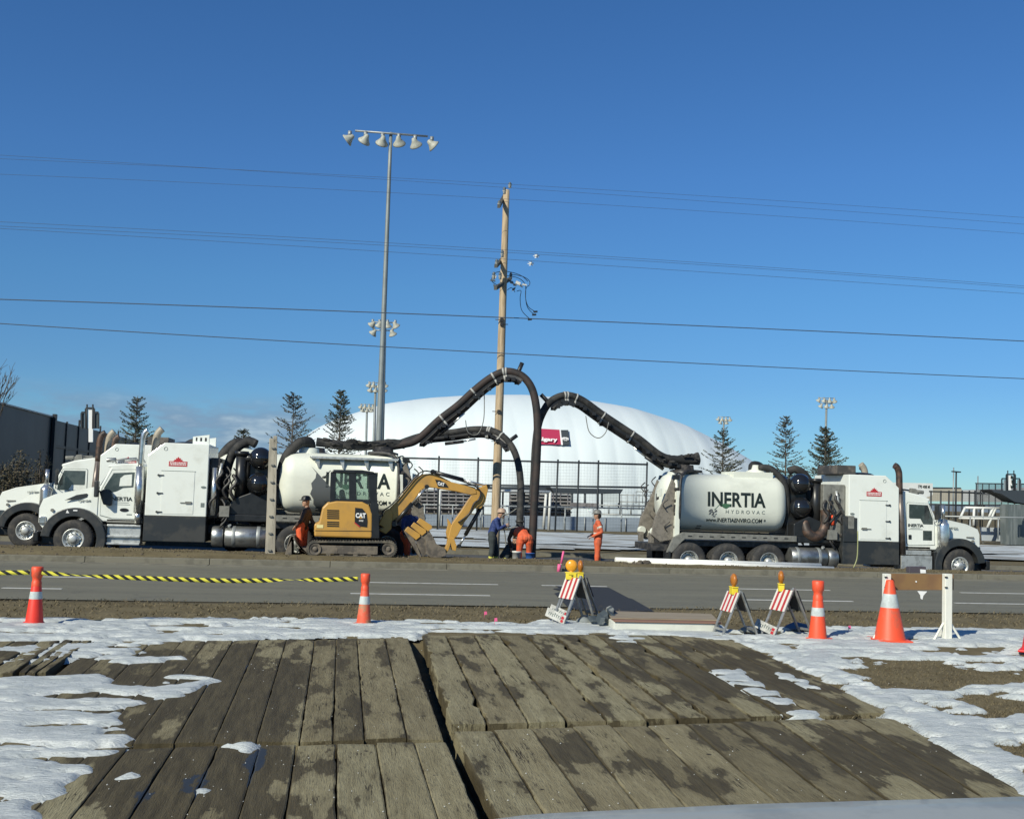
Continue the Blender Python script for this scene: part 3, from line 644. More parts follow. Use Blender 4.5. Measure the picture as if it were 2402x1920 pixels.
        if A: m.box(x0,x1,min(.72*s,1.2*s),max(.72*s,1.2*s),.40,.82); m.box(x0+.1,x1-.02,min(.85*s,1.18*s),max(.85*s,1.18*s),.84,.98); m.box(x0-.05,x1+.06,min(.70*s,1.24*s),max(.70*s,1.24*s),.34,.39)
        else:
            m.box(x0,x1,min(.72*s,1.12*s),max(.72*s,1.12*s),.42,.96); m.box(x0,x1,min(.8*s,1.22*s),max(.8*s,1.22*s),.40,.46); m.box(x0,x1,min(.8*s,1.20*s),max(.8*s,1.20*s),.60,.66); m.box(x0,x1,min(.8*s,1.18*s),max(.8*s,1.18*s),.90,.95)
        m.build('step_box',alu,root,bevel=.012)
        m=MB(); m.box(x0-.02,x1+.05,min(.9*s,1.0*s),max(.9*s,1.0*s),1.0,1.10); m.build('cab_sill',greym,root,bevel=.01)
        # exhaust
        m=MB(); sx=-1.98 if A else -1.66
        if A:
            m.tube([(sx+.12,1.12*s,.85),(sx+.05,1.12*s,2.0),(sx,1.12*s,2.75)],.095,14); 
            m.tube(smoothpath([(sx,1.12*s,2.72),(sx-.01,1.12*s,3.25),(sx-.03,1.12*s,3.42),(sx-.09,1.12*s,3.55),(sx-.17,1.12*s,3.60)],4),.10,14,m=1)
        else:
            m.cyl((sx,1.12*s,1.0),(sx,1.12*s,1.35),.09,n=14); m.cyl((sx,1.12*s,1.3),(sx,1.12*s,2.58),.125,n=16,m=2)
            m.tube(smoothpath([(sx,1.12*s,2.55),(sx-.01,1.12*s,3.2),(sx-.03,1.12*s,3.42),(sx-.08,1.12*s,3.55),(sx-.14,1.12*s,3.60)],4),.075,14)
        m.build('exhaust_stack',[stackm if A else chrome,rust,chrome],root)
    # roof kit
    m=MB(); xr=-1.35 if A else -1.1; zr=2.72 if A else 2.66
    for k in range(5): m.lathe([(.001,.0),(.05,.0),(.05,.05),(.02,.08),(.001,.08)],(xr+.12,-.7+.35*k,zr-.02),'z',10)
    for s in(-1,1): m.tube([(xr+.3,.62*s,zr+.02),(xr+.22,.62*s,zr+.10),(xr-.35,.62*s,zr+.16),(xr-.4,.62*s,zr+.06)],.028,8); m.cyl((xr+.2,.62*s,zr+.1),(xr+.45,.62*s,zr+.08),.06)
    if A: m.prism([(-1.16,2.62),(-1.26,2.90),(-1.42,2.92),(-1.46,2.70)],-.85,-.70); m.prism([(-1.16,2.62),(-1.26,2.90),(-1.42,2.92),(-1.46,2.70)],.70,.85)
    m.build('roof_lights',greym if A else steel,cab,bevel=.006)
    # equipment box
    a=-1.86+d; b_=-3.52+d; e=.0
    m=MB(); m.prism([(a,1.23),(a,2.90),(a-.44,3.27),(b_,3.27),(b_,1.23)],-1.25,1.25); bx=m.build('equipment_box',white,root,bevel=.02)
    for s in(-1,1):
        y0=1.25*s
        def sl(x0,x1,z0,z1,t0,t1,name,mt,par,bev=0):
            mm=MB(); mm.box(x0,x1,min(y0+t0*s,y0+t1*s),max(y0+t0*s,y0+t1*s),z0,z1); return mm.build(name,mt,par,bevel=bev)
        pd=sl(a-1.30,a-.42,1.29,2.48,.002,.010,'access_door',white,bx,.004)
        sl(a-1.315,a-.39,2.485,2.495,.002,.016,'door_trim',ltg,pd)
        for z in (1.34,1.86,2.36): 
            mm=MB(); xx=a-.40 if A else a-.40; mm.box(xx-.06,xx+.10,min(y0,y0+.03*s),max(y0,y0+.03*s),z-.015,z+.015); mm.cyl((xx+.08,y0,z),(xx+.08,y0+.035*s,z),.03,n=10); mm.build('hinge',skirtm,bx)
        mm=MB(); xl=a-1.24; mm.box(xl-.02,xl+.30,min(y0+.008*s,y0+.035*s),max(y0+.008*s,y0+.035*s),1.60,1.625); mm.box(xl,xl+.16,min(y0+.008*s,y0+.045*s),max(y0+.008*s,y0+.045*s),1.585,1.65); mm.build('latch',greym,pd)
        mm=MB(); mm.prism([(a-1.55+.07*math.cos(R(t_)),2.06+.032*math.sin(R(t_))) for t_ in range(0,360,20)],min(y0,y0+.015*s),max(y0,y0+.015*s)); mm.build('oval_lock',ltg,bx)
        mm=MB(); mm.lathe([(.04,0),(.045,.012*s),(.055,0)],(a-.48,y0,3.10),'y',16); mm.build('porthole_ring',ltg,bx)
        # red maple-leaf badge
        cx=a-.83; z0=2.62
        mm=MB(); yA,yB=min(y0,y0+.006*s),max(y0,y0+.006*s)
        mm.box(cx-.25,cx+.25,yA,yB,z0,z0+.14)
        lf=[(0,.27),(.035,.22),(.07,.235),(.06,.18),(.11,.195),(.10,.165),(.14,.15),(.10,.135),(-.10,.135),(-.14,.15),(-.10,.165),(-.11,.195),(-.06,.18),(-.07,.235),(-.035,.22)]
        mm.prism([(cx+x,z0+z) for x,z in lf],yA,yB-.001 if s>0 else yB); bd=mm.build('red_badge',red,bx)
        mm=MB(); 
        rn=random.Random(3)
        for zz in (.085,.035):
            x=cx-.22
            while x<cx+.21:
                w_=rn.uniform(.015,.05); mm.box(x,min(x+w_,cx+.22),min(y0+.006*s,y0+.009*s),max(y0+.006*s,y0+.009*s),z0+zz,z0+zz+.03); x+=w_+.012
        mm.build('badge_lines',catw,bd)
        mm=MB(); x=a-1.05
        for k in range(14): mm.box(x+.045*k-.018,x+.045*k+.014,min(y0,y0+.004*s),max(y0,y0+.004*s),1.30+(.0 if k%3 else .01),1.36)
        mm.build('notice_lines',ltg,bx)
        sl(a-1.60,a-1.50,1.50,1.62,0,.006,'small_sticker',ltg,bx)
    if A:
        m=MB(); m.box(b_-.02,b_+.17,-1.27,1.27,1.6,2.0); m.build('hose_cabinet',greym,bx,bevel=.01)
    m=MB(); ske=b_-(.18 if A else 0)
    m.box(ske,a+.02,-1.23,1.23,.52,1.222); m.box(a-.05,a+.03,-1.235,1.235,1.2,1.58)
    if A: m.prism([(ske,1.2),(ske,1.98),(b_+.28,1.94),(b_+.28,1.2)],-1.262,1.262)
    m.build('side_skirt',skirtm,root,bevel=.015)
    # top of the box
    m=MB(); m.lathe([(.45,0),(.45,.03),(.35,.075),(.15,.10),(.001,.105)],(a-.85,-.3,3.27),'z',24); m.build('roof_fan_cover',black,bx)
    if A:
        m=MB(); m.box(b_-.25,b_+.40,-.9,.5,3.28,3.56); m.build('blower_silencer',pm('silencer',(.05,.048,.045),.6,col2=(.14,.12,.10),vs=2),root,bevel=.02)
    else:
        m=MB(); m.prism([(b_+.05,3.27),(b_+.05,3.55),(b_+.50,3.48),(b_+.50,3.27)],.85,.95); 
        for k,(x,w_) in enumerate(((.12,.05),(.25,.05),(.38,.04))): m.box(b_+x,b_+x+w_,.94,.956,3.36,3.46,1)
        m.prism([(b_+.05,3.27),(b_+.05,3.55),(b_+.50,3.48),(b_+.50,3.27)],-.95,-.85); m.build('roof_bracket',[white,grime],root)
    # beige intake pipe by the stack
    m=MB(); m.tube(smoothpath([(a-.1,.75,2.9),(a-.12,.75,3.35),(a-.17,.75,3.55),(a-.28,.75,3.68)],4),.10,14); m.build('intake_pipe',pm('beige_pipe',(.35,.31,.24),.5,var=.2,vs=3),root)
    # rear of box: grey machinery face (open bay)
    mz=b_
    m=MB(); m.box(mz-.75,mz-.02,-1.05,1.05,1.2,2.95) if A else m.box(mz-.30,mz-.02,-1.0,1.0,1.2,2.9)
    m.build('engine_bay',[greym if A else grime],root,bevel=.03)
    for s in(-1,1):
        rn=random.Random(5)
        m=MB()
        for k in range(9):
            x=mz-rn.uniform(.1,.7); z=rn.uniform(1.4,2.8); m.tube(smoothpath([(x,1.06*s,z),(x-.12,1.14*s,z-.2),(x+.05,1.16*s,z-.45),(x-.08,1.08*s,z-.7 if z>2 else 1.2)],3),rn.uniform(.02,.05),8)
        m.tube([(mz-.35,1.1*s,2.75),(mz-.25,1.12*s,2.2)],.04,8,1); m.box(mz-.62,mz-.35,min(.9*s,1.2*s),max(.9*s,1.2*s),1.25,1.55,2)
        m.build('hose_bundle',[grime,alu,greym],root)
        if not A:
            m=MB(); m.cyl((mz-.17,1.12*s,1.28),(mz-.17,1.12*s,2.62),.075,n=14); m.build('chrome_pipe',chrome,root)
            m=MB(); m.box(mz-.62,mz-.36,min(.95*s,1.15*s),max(.95*s,1.15*s),1.27,1.42); m.build('orange_valve',orange,root,bevel=.02)
        else:
            m=MB(); m.cyl((mz-.45,1.1*s,1.7),(mz-.45,1.1*s,2.0),.05,n=12); m.build('orange_valve',orange,root)
        # fuel tanks
        for xa,xb2,nm in ((-3.68+d*1.6,-4.0+d*1.6,'fuel_tank'),(-4.04+d*1.6,-5.2+d*1.6,'fuel_tank')):
            m=MB(); m.lathe([(.001,xa),(.27,xa),(.295,xa-.02),(.295,xb2+.02),(.27,xb2),(.001,xb2)],(0,.93*s,.69),'x',28); ft=m.build(nm,steel,root)
            if xb2<-4.5:
                m=MB()
                for xx in (xa-.2,xb2+.28): m=MB(); m.lathe([(.30,xx),(.305,xx-.01),(.305,xx-.09),(.30,xx-.1)],(0,.93*s,.69),'x',28); m.build('tank_strap',galv,ft)
                m=MB(); m.cyl((xa-.12,1.05*s,.95),(xa-.12,1.1*s,1.02),.05,n=10); m.build('filler_cap',galv,ft)
        # cyclone spheres
        for zc,xx,rr in ((2.93,-4.92,.325),(2.20,-4.90,.335)):
            xx+=d; m=MB(); m.sph((xx,.80*s,zc),rr,24); m.lathe([(rr*1.01,-.02),(rr*1.03,0),(rr*1.01,.02)],(xx,.80*s,zc),'z',24); m.build('cyclone_sphere',pm('gloss_black',(.012,.013,.015),.12,coat=.5) if 'gloss_black' not in MATS else MATS['gloss_black'],root)
        m=MB(); m.cyl((-4.38+d,.75*s,1.55),(-4.38+d,.75*s,3.10),.16,n=18); m.cyl((-4.38+d,.75*s,3.0),(-4.38+d,.75*s,3.12),.20,n=18); m.cyl((-4.4+d,.75*s,2.93),(-4.8+d,.80*s,2.93),.11,n=12)
        m.build('filter_tower',black,root)
        if A:
            m=MB(); m.tube(smoothpath([(-5.0,.85*s,1.80),(-4.95,1.0*s,1.45),(-4.7,1.05*s,1.32),(-4.45,1.0*s,1.50),(-4.36,.98*s,1.8),(-4.35,.95*s,2.15)],5),.15,14); m.build('suction_elbow',rust,root)
    m=MB(); m.box(-5.25+d,-4.6+d,-.6,.6,1.2,3.1); m.box(-5.2+d,-3.95+d,-1.05,1.05,1.12,1.32); m.prism([(-4.0+d,1.3),(-4.2+d,1.75),(-4.7+d,1.95),(-5.2+d,1.7),(-5.2+d,1.3)],-1.0,1.0)
    m.build('blower_unit',black,root,bevel=.03)
    m=MB(); m.tube(smoothpath([(-3.9+d,.3,1.8),(-3.95+d,.35,2.6),(-4.15+d,.4,3.15),(-4.5+d,.45,3.42),(-4.75+d,.5,3.35)],5),.13,14)
    m.tube(smoothpath([(-5.42,.35*(1),1.6),(-5.48,.4,2.4),(-5.62,.4,3.0),(-5.95,.35,3.42),(-6.25,.2,3.48),(-6.3,.1,3.3)],5),.15,14)
    m.tube(smoothpath([(-5.42,-.45,1.6),(-5.46,-.6,2.4),(-5.56,-.6,2.95),(-5.9,-.4,3.38),(-6.2,-.15,3.42)],5),.10,14); m.build('vacuum_hose',hosem,root)
    # debris tank
    x0,x1=-5.40,(-9.06 if A else -8.78)
    prof=[(.001,x0),(.35,x0-.02),(.62,x0-.08),(.80,x0-.2),(.87,x0-.36),(TR,x0-.5),(TR,-6.4),(TR,-7.5),(TR,x1),(TR+.03,x1),(TR+.03,x1-.08),(TR-.1,x1-.1),(.001,x1-.12)]
    m=MB(); m.lathe(prof,(0,0,TZ),'x',72)
    def sq(v):
        y,z=v[1],v[2]-TZ; r_=math.hypot(y,z)
        if r_<1e-3: return v
        c_,s_=abs(y/r_),abs(z/r_); k_=(c_**TN+s_**TN)**(-1/TN); w_=min(1,r_/.8); k_=1+(k_-1)*w_
        return (v[0],y*k_,v[2]-z+z*k_)
    m.v=[sq(v) for v in m.v]
    m.lathe([(.30,3.05),(.30,3.30),(.15,3.36),(.10,3.5),(.001,3.5)],(-6.25,0,0),'z',20)
    tk=m.build('debris_tank',cream,root)
    for s in(-1,1):
        big='INERTIA'
        lx=-7.70 if not A else -7.22
        text('tank_lettering',big,.60,ltr,tk,None,bold=.018,wrap=tankwrap(s,lx,2.36),width=1.86)
        text('tank_lettering','HYDROVAC',.15,ltg,tk,None,bold=.002,wrap=tankwrap(s,lx+(.30 if s<0 else -.30),2.01),width=1.26,spacing=1.7)
        text('tank_lettering','www.INERTIAENVIRO.COM',.17,ltr,tk,None,bold=.003,wrap=tankwrap(s,lx-(.03 if s<0 else -.03),1.75),width=1.80)
        w_=tankwrap(s,lx,2.22)
        m=MB(); lp=[(-.46,.02),(-.36,.04),(-.2,.03),(-.17,.01),(-.22,-.06),(-.32,-.12),(-.42,-.08)]
        m.add([tuple(c*(1.002 if k==1 else 1) for k,c in enumerate(w_(x,z))) for x,z in lp],[tuple(range(len(lp)))]); m.tube([w_(x,z) for x,z in ((-.45,.0),(-.56,-.02),(-.62,-.09),(-.70,-.16))],.007,6)
        m.build('leaf_logo',leafg,tk)
        m=MB(); rn=random.Random(8)
        for k in range(16):
            cx_=-.62-rn.uniform(0,.22); cz=-.14-rn.uniform(0,.24); w2=rn.uniform(.015,.05)
            m.add([w_(cx_-w2,cz-w2),w_(cx_+w2,cz-w2*.2),w_(cx_+w2*.6,cz+w2),w_(cx_-w2*.4,cz+w2*.5)],[(0,1,2,3)])
        if not A:
            n_=12; pts=[(-1.34,.54)]+[(-1.34+.90*k/n_,.54-.92*k/n_) for k in range(1,n_)]+[(-.62,-.5),(-.98,-.92)]+[(-1.02-.3*math.sin(k/9*3.0)+(.03 if k%2 else -.03),-.86+1.36*k/9) for k in range(1,9)]
            if s>0: wrapped_patch('slate_patch',pts,slate,tk,tankwrap(s,lx,2.22))  # jagged dark slate polygon wrapped onto one side of the tank
        m.build('swoosh_logo',slate,tk)
        m=MB(); sg=1
        for (x,z,w2,h2) in ((-1.20+.1,-.70,.075,.055),(1.1,-.86,.04,.02),(.95,-.45,.03,.03)):
            f=tankwrap(s,lx,2.22); m.add([f(x-w2,z-h2),f(x+w2,z-h2),f(x+w2,z+h2),f(x-w2,z+h2)],[(0,1,2,3)])
        m.build('warning_sticker',slate,tk)
        # subframe rail
        m=MB(); m.prism([(-5.35,1.16),(-5.35,1.33),(-8.95,1.36),(-9.25,1.2),(-9.45,.75),(-9.3,.75),(-9.0,1.08),(-8.9,1.16)],min(.98*s,1.12*s),max(.98*s,1.12*s)); 
        for k in range(10): m.box(-5.75-.34*k,-5.62-.34*k,min(1.11*s,1.125*s),max(1.11*s,1.125*s),1.23,1.265,1)
        m.build('subframe_rail',[greym,black],root,bevel=.006)
        m=MB(); m.box(-9.42,-9.36,min(.6*s,1.2*s),max(.6*s,1.2*s),.32,.78); m.build('mudflap',black,root,bevel=.01)
        # tank supports and top rail
        m=MB()
        if not A:
            m.box(-6.35,-8.85,min(.86*s,.98*s),max(.86*s,.98*s),2.98,3.05)
            for x in (-6.55,-7.25,-7.95,-8.65): m.prism([(x-.05,2.98),(x+.10,2.98),(x-.0,2.72),(x-.05,2.72)],min(.74*s,.9*s),max(.74*s,.9*s))
            m.box(-6.3,-8.7,min(.3*s,.86*s),max(.3*s,.86*s),3.02,3.05)
        else: m.box(-5.9,-7.2,min(.1*s,.55*s),max(.1*s,.55*s),3.05,3.26)
        m.build('top_walkway',cream if A else alu,tk,bevel=.008)
    # rear door machinery
    m=MB(); 
    for s in(-1,1):
        m.prism([(-8.95,1.15),(-8.92,2.70),(-9.10,2.95),(-9.32,2.35),(-9.62,1.75),(-9.72,1.25),(-9.45,1.05)],min(.70*s,.84*s),max(.70*s,.84*s),1)
        m.prism([(-8.9,1.2),(-8.9,2.6),(-9.0,2.6),(-9.06,1.2)],min(.84*s,1.0*s),max(.84*s,1.0*s))
        for z in (1.5,1.9,2.3,2.65): m.cyl((-8.85,.9*s,z),(-9.05,.9*s,z),.05,n=10,m=2)
        m.tube(smoothpath([(-8.93,.86*s,1.2),(-8.90,.98*s,2.0),(-8.86,.90*s,2.9),(-8.6,.6*s,3.2),(-8.0,.3*s,3.22)],5),.045,10,m=2)
        m.cyl((-9.6,.6*s,1.35),(-9.62,.75*s,1.35),.12,n=16); m.box(-9.72,-9.6,min(.45*s,.7*s),max(.45*s,.7*s),1.0,1.3,1)
    m.lathe([(.84,-8.93),(.86,-9.0),(.78,-9.12),(.55,-9.25),(.001,-9.32)],(0,0,TZ),'x',36)
    m.box(-9.75,-8.95,-.95,.95,.78,.98,2)
    rn=random.Random(2)
    for k in range(26):
        x=rn.uniform(-9.0,-9.5); s=rn.choice((-1,1)); z=rn.uniform(1.2,2.9); y=rn.uniform(.6,.95)*s
        if rn.random()<.5: m.obox((x,y,z),(rn.uniform(.02,.08),0,.02),(0,.05,0),(0,0,rn.uniform(.03,.12)),rn.choice((0,2)))
        else: m.tube(smoothpath([(x,y,z),(x-.1,y*1.05,z+.15),(x+.05,y*1.1,z+.3)],3),.02,6,m=2)
    m.v=[(x-(.14 if A else 0),y,z) for x,y,z in m.v]; m.build('rear_door',[cream,pm('rear_plate',(.20,.18,.15),.7,var=.3,vs=9) if 'rear_plate' not in MATS else MATS['rear_plate'],grime],root,bevel=.01)
    m=MB(); 
    for s in(-1,1): m.obox((-9.1,.7*s,3.02),(.10,0,0),(0,.08,0),(.02,0,.07)); m.tube([(-9.1,.7*s,2.95),(-8.95,.6*s,2.8)],.02,6); m.tube(smoothpath([(-8.6,.4*s,3.25),(-8.8,.55*s,3.1),(-9.0,.6*s,3.15),(-9.15,.7*s,2.9)],4),.02,6)
    m.build('work_light',black,root)
    m=MB(); m.lathe([(.45,3.14),(.45,3.24),(.30,3.28),(.28,3.42),(.001,3.44)],(-8.45 if not A else -8.6,0,0),'z',24); m.build('boom_turret',grime,root)
    # unit number on the hood
    for s in(-1,1): text('unit_number',unit,.085,ltg,hood,tm(-.08 if A else -.20,(wf(-.08 if A else -.20)+.022)*s,1.70 if A else 1.58,s,0.0),bold=.001,width=.34)
    return root
# ---- place the trucks
YN=32.2
aR=atY(2253,1322,YN); zR=gf(aR.x)-.03
truckR=empty('hydrovac_truck',(aR.x,YN+1.25,zR),0,'white hydrovac truck facing right, a green leaf among the letters on its tank','truck','white vacuum trucks at the dig')
truck('long',[-6.27,-7.55,-8.79],'UNIT 0254',truckR)
aL=atY(171,1261,YN); zL=gf(aL.x)+.0
truckL=empty('hydrovac_truck',(aL.x,YN+1.25,zL),math.pi,'white hydrovac truck facing left with its tank right behind the yellow excavator','truck','white vacuum trucks at the dig')
truck('short',[-6.0,-7.3,-8.6],'UNIT 0246',truckL)
truckB=copy_tree(truckR,skip=()); aB=atY(59,1247,35.9)
truckB.location=(aB.x,35.9+1.25,gf(aB.x)+.03); truckB.rotation_euler=(0,0,math.pi)
tag(truckB,'white hydrovac truck mostly hidden behind the front left truck, its cab and box peeking out')
# ---- suction booms, built along their real sweep and hung on the truck they belong to
def loc(root,p):
    c,s=math.cos(-root.rotation_euler.z),math.sin(-root.rotation_euler.z); x,y=p[0]-root.location.x,p[1]-root.location.y
    return (x*c-y*s,x*s+y*c,p[2]-root.location.z)
blackboom=pm('boom_black',(.022,.022,.023),.45,var=.3,vs=5)
brownhose=pm('hose_brown',(.034,.023,.020),.75,col2=(.016,.015,.015),vs=2.5,bump=.25,bs=14)
def pathY(pts,y0,y1):
    k=len(pts); return [atY(px,py,y0+(y1-y0)*i/(k-1)) for i,(px,py) in enumerate(pts)]
clampm=pm('clamp_grey',(.36,.36,.34),.6)
def boom(root,pts,y0,y1,r,hm,beam_i,bands,off=.30,drop=None,knuckle=()):
    P3=pathY(pts,y0,y1); sp=smoothpath(P3,8); L3=[Vector(loc(root,p)) for p in sp]
    m=MB(); m.tube(L3,r,14); m.build('suction_hose',hm,root)
    a,b_=[int(i*8) for i in beam_i]; seg=L3[a:b_+1]
    up_=Vector((0,0,-1)); bp=[]
    for i,p in enumerate(seg):
        tv=(seg[min(i+1,len(seg)-1)]-seg[max(i-1,0)]).normalized(); n_=tv.cross(Vector((0,1,0))); 
        if n_.z>0: n_=-n_
        bp.append(p+n_.normalized()*off)
    m=MB(); m.tube(bp,[.11]*len(bp),4,flat=.9,smooth=False)
    for i in range(0,len(bp)-1): dd_=(bp[i+1]-bp[i])/2; m.obox((bp[i]+seg[i]+bp[i+1]+seg[i+1])/4,dd_*1.02,(0,.07,0),(bp[i]-seg[i])/2)
    for k in knuckle:
        q=L3[int(k*8)]; t_=(L3[int(k*8)+1]-L3[int(k*8)-1]).normalized(); n_=t_.cross(Vector((0,1,0))).normalized()
        if n_.z<0: n_=-n_
        m.cyl(q-n_*.1,q+n_*.36,.065,n=10)
    rn=random.Random(6)
    for i in range(0,len(bp)-1,2): m.obox(bp[i]+Vector((0,rn.choice((-.14,.14)),rn.uniform(-.07,.07))),(.06,0,0),(0,.04,0),(0,0,.05))
    m.build('boom_arm',blackboom,root)
    for k in bands:
        i=int(k*8); t_=(L3[i+1]-L3[i-1]).normalized(); m=MB(); m.cyl(L3[i]-t_*.028,L3[i]+t_*.028,r*1.12,n=16)
        if a<i<b_: j=i-a; m.cyl(bp[j]-t_*.028,bp[j]+t_*.028,.118,n=8)
        m.build('clamp_band',clampm,root)
    i0=int((beam_i[0]+.8)*8)-a; i1=int((beam_i[0]+2.2)*8)-a
    i0=max(0,min(i0,len(bp)-2)); i1=max(i0+1,min(i1,len(bp)-1))
    m=MB(); dv=Vector((0,0,-.17)); m.cyl(bp[i0]+dv,(bp[i0]*.4+bp[i1]*.6)+dv,.055,n=10); m.cyl((bp[i0]*.5+bp[i1]*.5)+dv,bp[i1]+dv*.8,.03,n=8,m=1); m.build('boom_cylinder',[blackboom,chrome],root)
    return L3
# A: front left truck, high arch
boom(truckL,[(905,1048),(945,1042),(980,1030),(1030,985),(1075,950),(1110,918),(1145,890),(1175,874),(1200,872),(1228,884),(1248,912),(1258,955),(1261,1010),(1259,1080),(1254,1170),(1250,1240),(1247,1312)],33.6,32.2,.118,brownhose,(2,9.2),(3.2,5.0,6.4,7.3,7.6),.20,knuckle=(8.6,))
# B: rear left truck, low arm
boom(truckB,[(930,1042),(990,1022),(1060,1014),(1110,1007),(1150,1009),(1180,1024),(1202,1050),(1215,1085),(1221,1130),(1221,1180),(1218,1250)],37.0,34.4,.112,hosem,(1,6),(3.9,4.1,4.9),.18,knuckle=(5.6,))
# C: right truck, arm reaching left
boom(truckR,[(1640,1082),(1590,1078),(1550,1068),(1500,1030),(1455,1000),(1410,970),(1368,940),(1338,928),(1312,930),(1288,945),(1272,970),(1262,1000),(1256,1050),(1253,1110),(1250,1165),(1250,1180)],33.4,33.0,.115,hosem,(1,9.2),(3.4,4.9,6.6,7.3,7.6),.20,knuckle=(9.0,))
# folded wrapped boom roots lying over the tanks
def wrapmass(root,pts,y0,y1,r,seed):
    P3=[Vector(loc(root,p)) for p in smoothpath(pathY(pts,y0,y1),7)]; rn=random.Random(seed); m=MB()
    m.tube(P3,[r*(1+.35*fbm(i*.6,seed,0,2)) for i in range(len(P3))],9,flat=1.5,smooth=False)
    for i in range(0,len(P3)-3,2):
        for _ in range(2):
            o=Vector((rn.uniform(-.1,.1),rn.uniform(-.28,.28),rn.uniform(-.12,.14))); m.tube([P3[i]+o,P3[i+1]+o+Vector((0,0,rn.uniform(-.05,.05))),P3[i+3]+o*.7],rn.uniform(.02,.06),6)
    m.build('boom_wrap',hosem,root)
wrapmass(truckL,[(742,1036),(790,1042),(850,1046),(910,1040),(950,1042)],33.6,33.5,.09,3)
wrapmass(truckR,[(1640,1072),(1610,1078),(1575,1080),(1550,1078),(1530,1060)],33.4,33.4,.11,4)
for root,pts,yy in ((truckL,[(1092,985),(1097,1012),(1112,1020),(1125,1012),(1135,980),(1136,925)],33.1),(truckR,[(1374,975),(1382,1012),(1403,1027),(1420,1015),(1428,990)],33.0)):
    m=MB(); m.tube([loc(root,p) for p in smoothpath([atY(x,y,yy) for x,y in pts],5)],.014,6); m.build('slack_cable',greym,root)
for root,q0,q1,yy,r in ((truckL,(1251,1165),(1249,1195),32.5,.15),(truckB,(1220,1222),(1219,1246),34.5,.15)):
    a,b_=atY(*q0,yy),atY(*q1,yy); m=MB(); 
    for k in range(3): p=a.lerp(b_,k/2.0); m.cyl(loc(root,p+Vector((0,0,.03))),loc(root,p-Vector((0,0,.03))),r,n=16)
    m.build('hose_coupling',grime,root)
m=MB(); e=[atY(x,y,31.0) for x,y in ((2012,1245),(2012,1280),(2010,1310),(2002,1331))]; m.tube([loc(truckR,p) for p in smoothpath(e,4)],.018,6); m.build('wash_hose',pm('hose_green',(.30,.32,.15),.5),truckR)
# ============================================================ EXCAVATOR
EY=30.15
ex=empty('mini_excavator',(atY(800,1304,EY).x,EY+.95,.2),0,'yellow compact crawler excavator with black cab and raised arm on the median','excavator')
EO=ex.location
def E3(px,py,Y): p=atY(px,py,Y); return (p.x-EO.x,p.z-EO.z)
def eprism(name,pts,Y,y0,y1,mt,bevel=.02,parent=None,org=0):
    m=MB(); m.prism([E3(x,y,Y) for x,y in pts],y0-EO.y,y1-EO.y); return m.build(name,mt,parent or ex,bevel=bevel)
trk=pm('track_rubber',(.07,.065,.055),.85,col2=(.14,.12,.09),vs=6,thr=(.45,.65),bump=.3)
for (ya,yb) in ((EY,EY+.42),(EY+1.5,EY+1.92)):
    a,b_=E3(739,1287,EY),E3(911,1287,EY); r=.21
    path=[]
    for k in range(13): t_=R(90+15*k); path.append((a[0]+r*math.cos(t_),a[1]+r*math.sin(t_)))
    for k in range(13): t_=R(-90+15*k); path.append((b_[0]+r*math.cos(t_),b_[1]+r*math.sin(t_)))
    m=MB(); inner=[(a[0]+(x-a[0])*.80 if x<a[0] else (b_[0]+(x-b_[0])*.80 if x>b_[0] else x),a[1]+(z-a[1])*.80) for x,z in path]
    n=len(path)
    vs=[(x,ya-EO.y,z) for x,z in path]+[(x,yb-EO.y,z) for x,z in path]+[(x,ya-EO.y,z) for x,z in inner]+[(x,yb-EO.y,z) for x,z in inner]
    fs=[(i,(i+1)%n,(i+1)%n+n,i+n) for i in range(n)]+[(i,(i+1)%n,(i+1)%n+2*n,i+2*n) for i in range(n)]+[(i+n,(i+1)%n+n,(i+1)%n+3*n,i+3*n) for i in range(n)]+[(i+2*n,(i+1)%n+2*n,(i+1)%n+3*n,i+3*n) for i in range(n)]
    m.add(vs,fs)
    per=[]; 
    for i in range(n):
        p,q=Vector(path[i]),Vector(path[(i+1)%n]); d_=(q-p).length; k=max(1,int(d_/.075))
        for j in range(k): 
            c=p.lerp(q,(j+.5)/k); tt=(q-p).normalized(); per.append((c,tt))
    for c,tt in per: m.obox((c.x-tt.y*-.006,(ya+yb)/2-EO.y,c.y),(tt.x*.018,0,tt.y*.018),(0,(yb-ya)/2*.98,0),(-tt.y*.02,0,tt.x*.02))
    tr=m.build('crawler_track',trk,ex)
    m=MB(); z0=a[1]; m.box(a[0]+.08,b_[0]-.28,ya+.05-EO.y,yb-.05-EO.y,z0-.12,z0+.10); m.box(a[0]+.58,a[0]+.60,ya+.04-EO.y,ya+.06-EO.y,z0-.12,z0+.10)
    m.build('track_frame',dirtm,tr,bevel=.02)
    for c,rr in ((a,.16),(b_,.165)):
        m=MB(); m.lathe([(rr,.02),(rr,.38),(rr*.4,.38),(rr*.4,.02),(rr,.02)],(c[0],ya-EO.y,c[1]),'y',20)
        m.lathe([(.07,.0),(.05,-.02),(.001,-.02)],(c[0],ya-EO.y,c[1]),'y',14); m.build('track_wheel',dirtm,tr)
    for k in range(4): xx=a[0]+.35+.36*k; m=MB(); m.cyl((xx,ya+.06-EO.y,z0-.14),(xx,yb-.06-EO.y,z0-.14),.06); m.build('track_roller',dirtm,tr)
m=MB(); c0=E3(815,1262,EY); m.box(c0[0]-.55,c0[0]+.55,-.55,.55,c0[1]-.2,c0[1]); m.lathe([(.45,0),(.45,.12)],(c0[0],0,c0[1]),'z',24); m.build('undercarriage',grime,ex,bevel=.02)
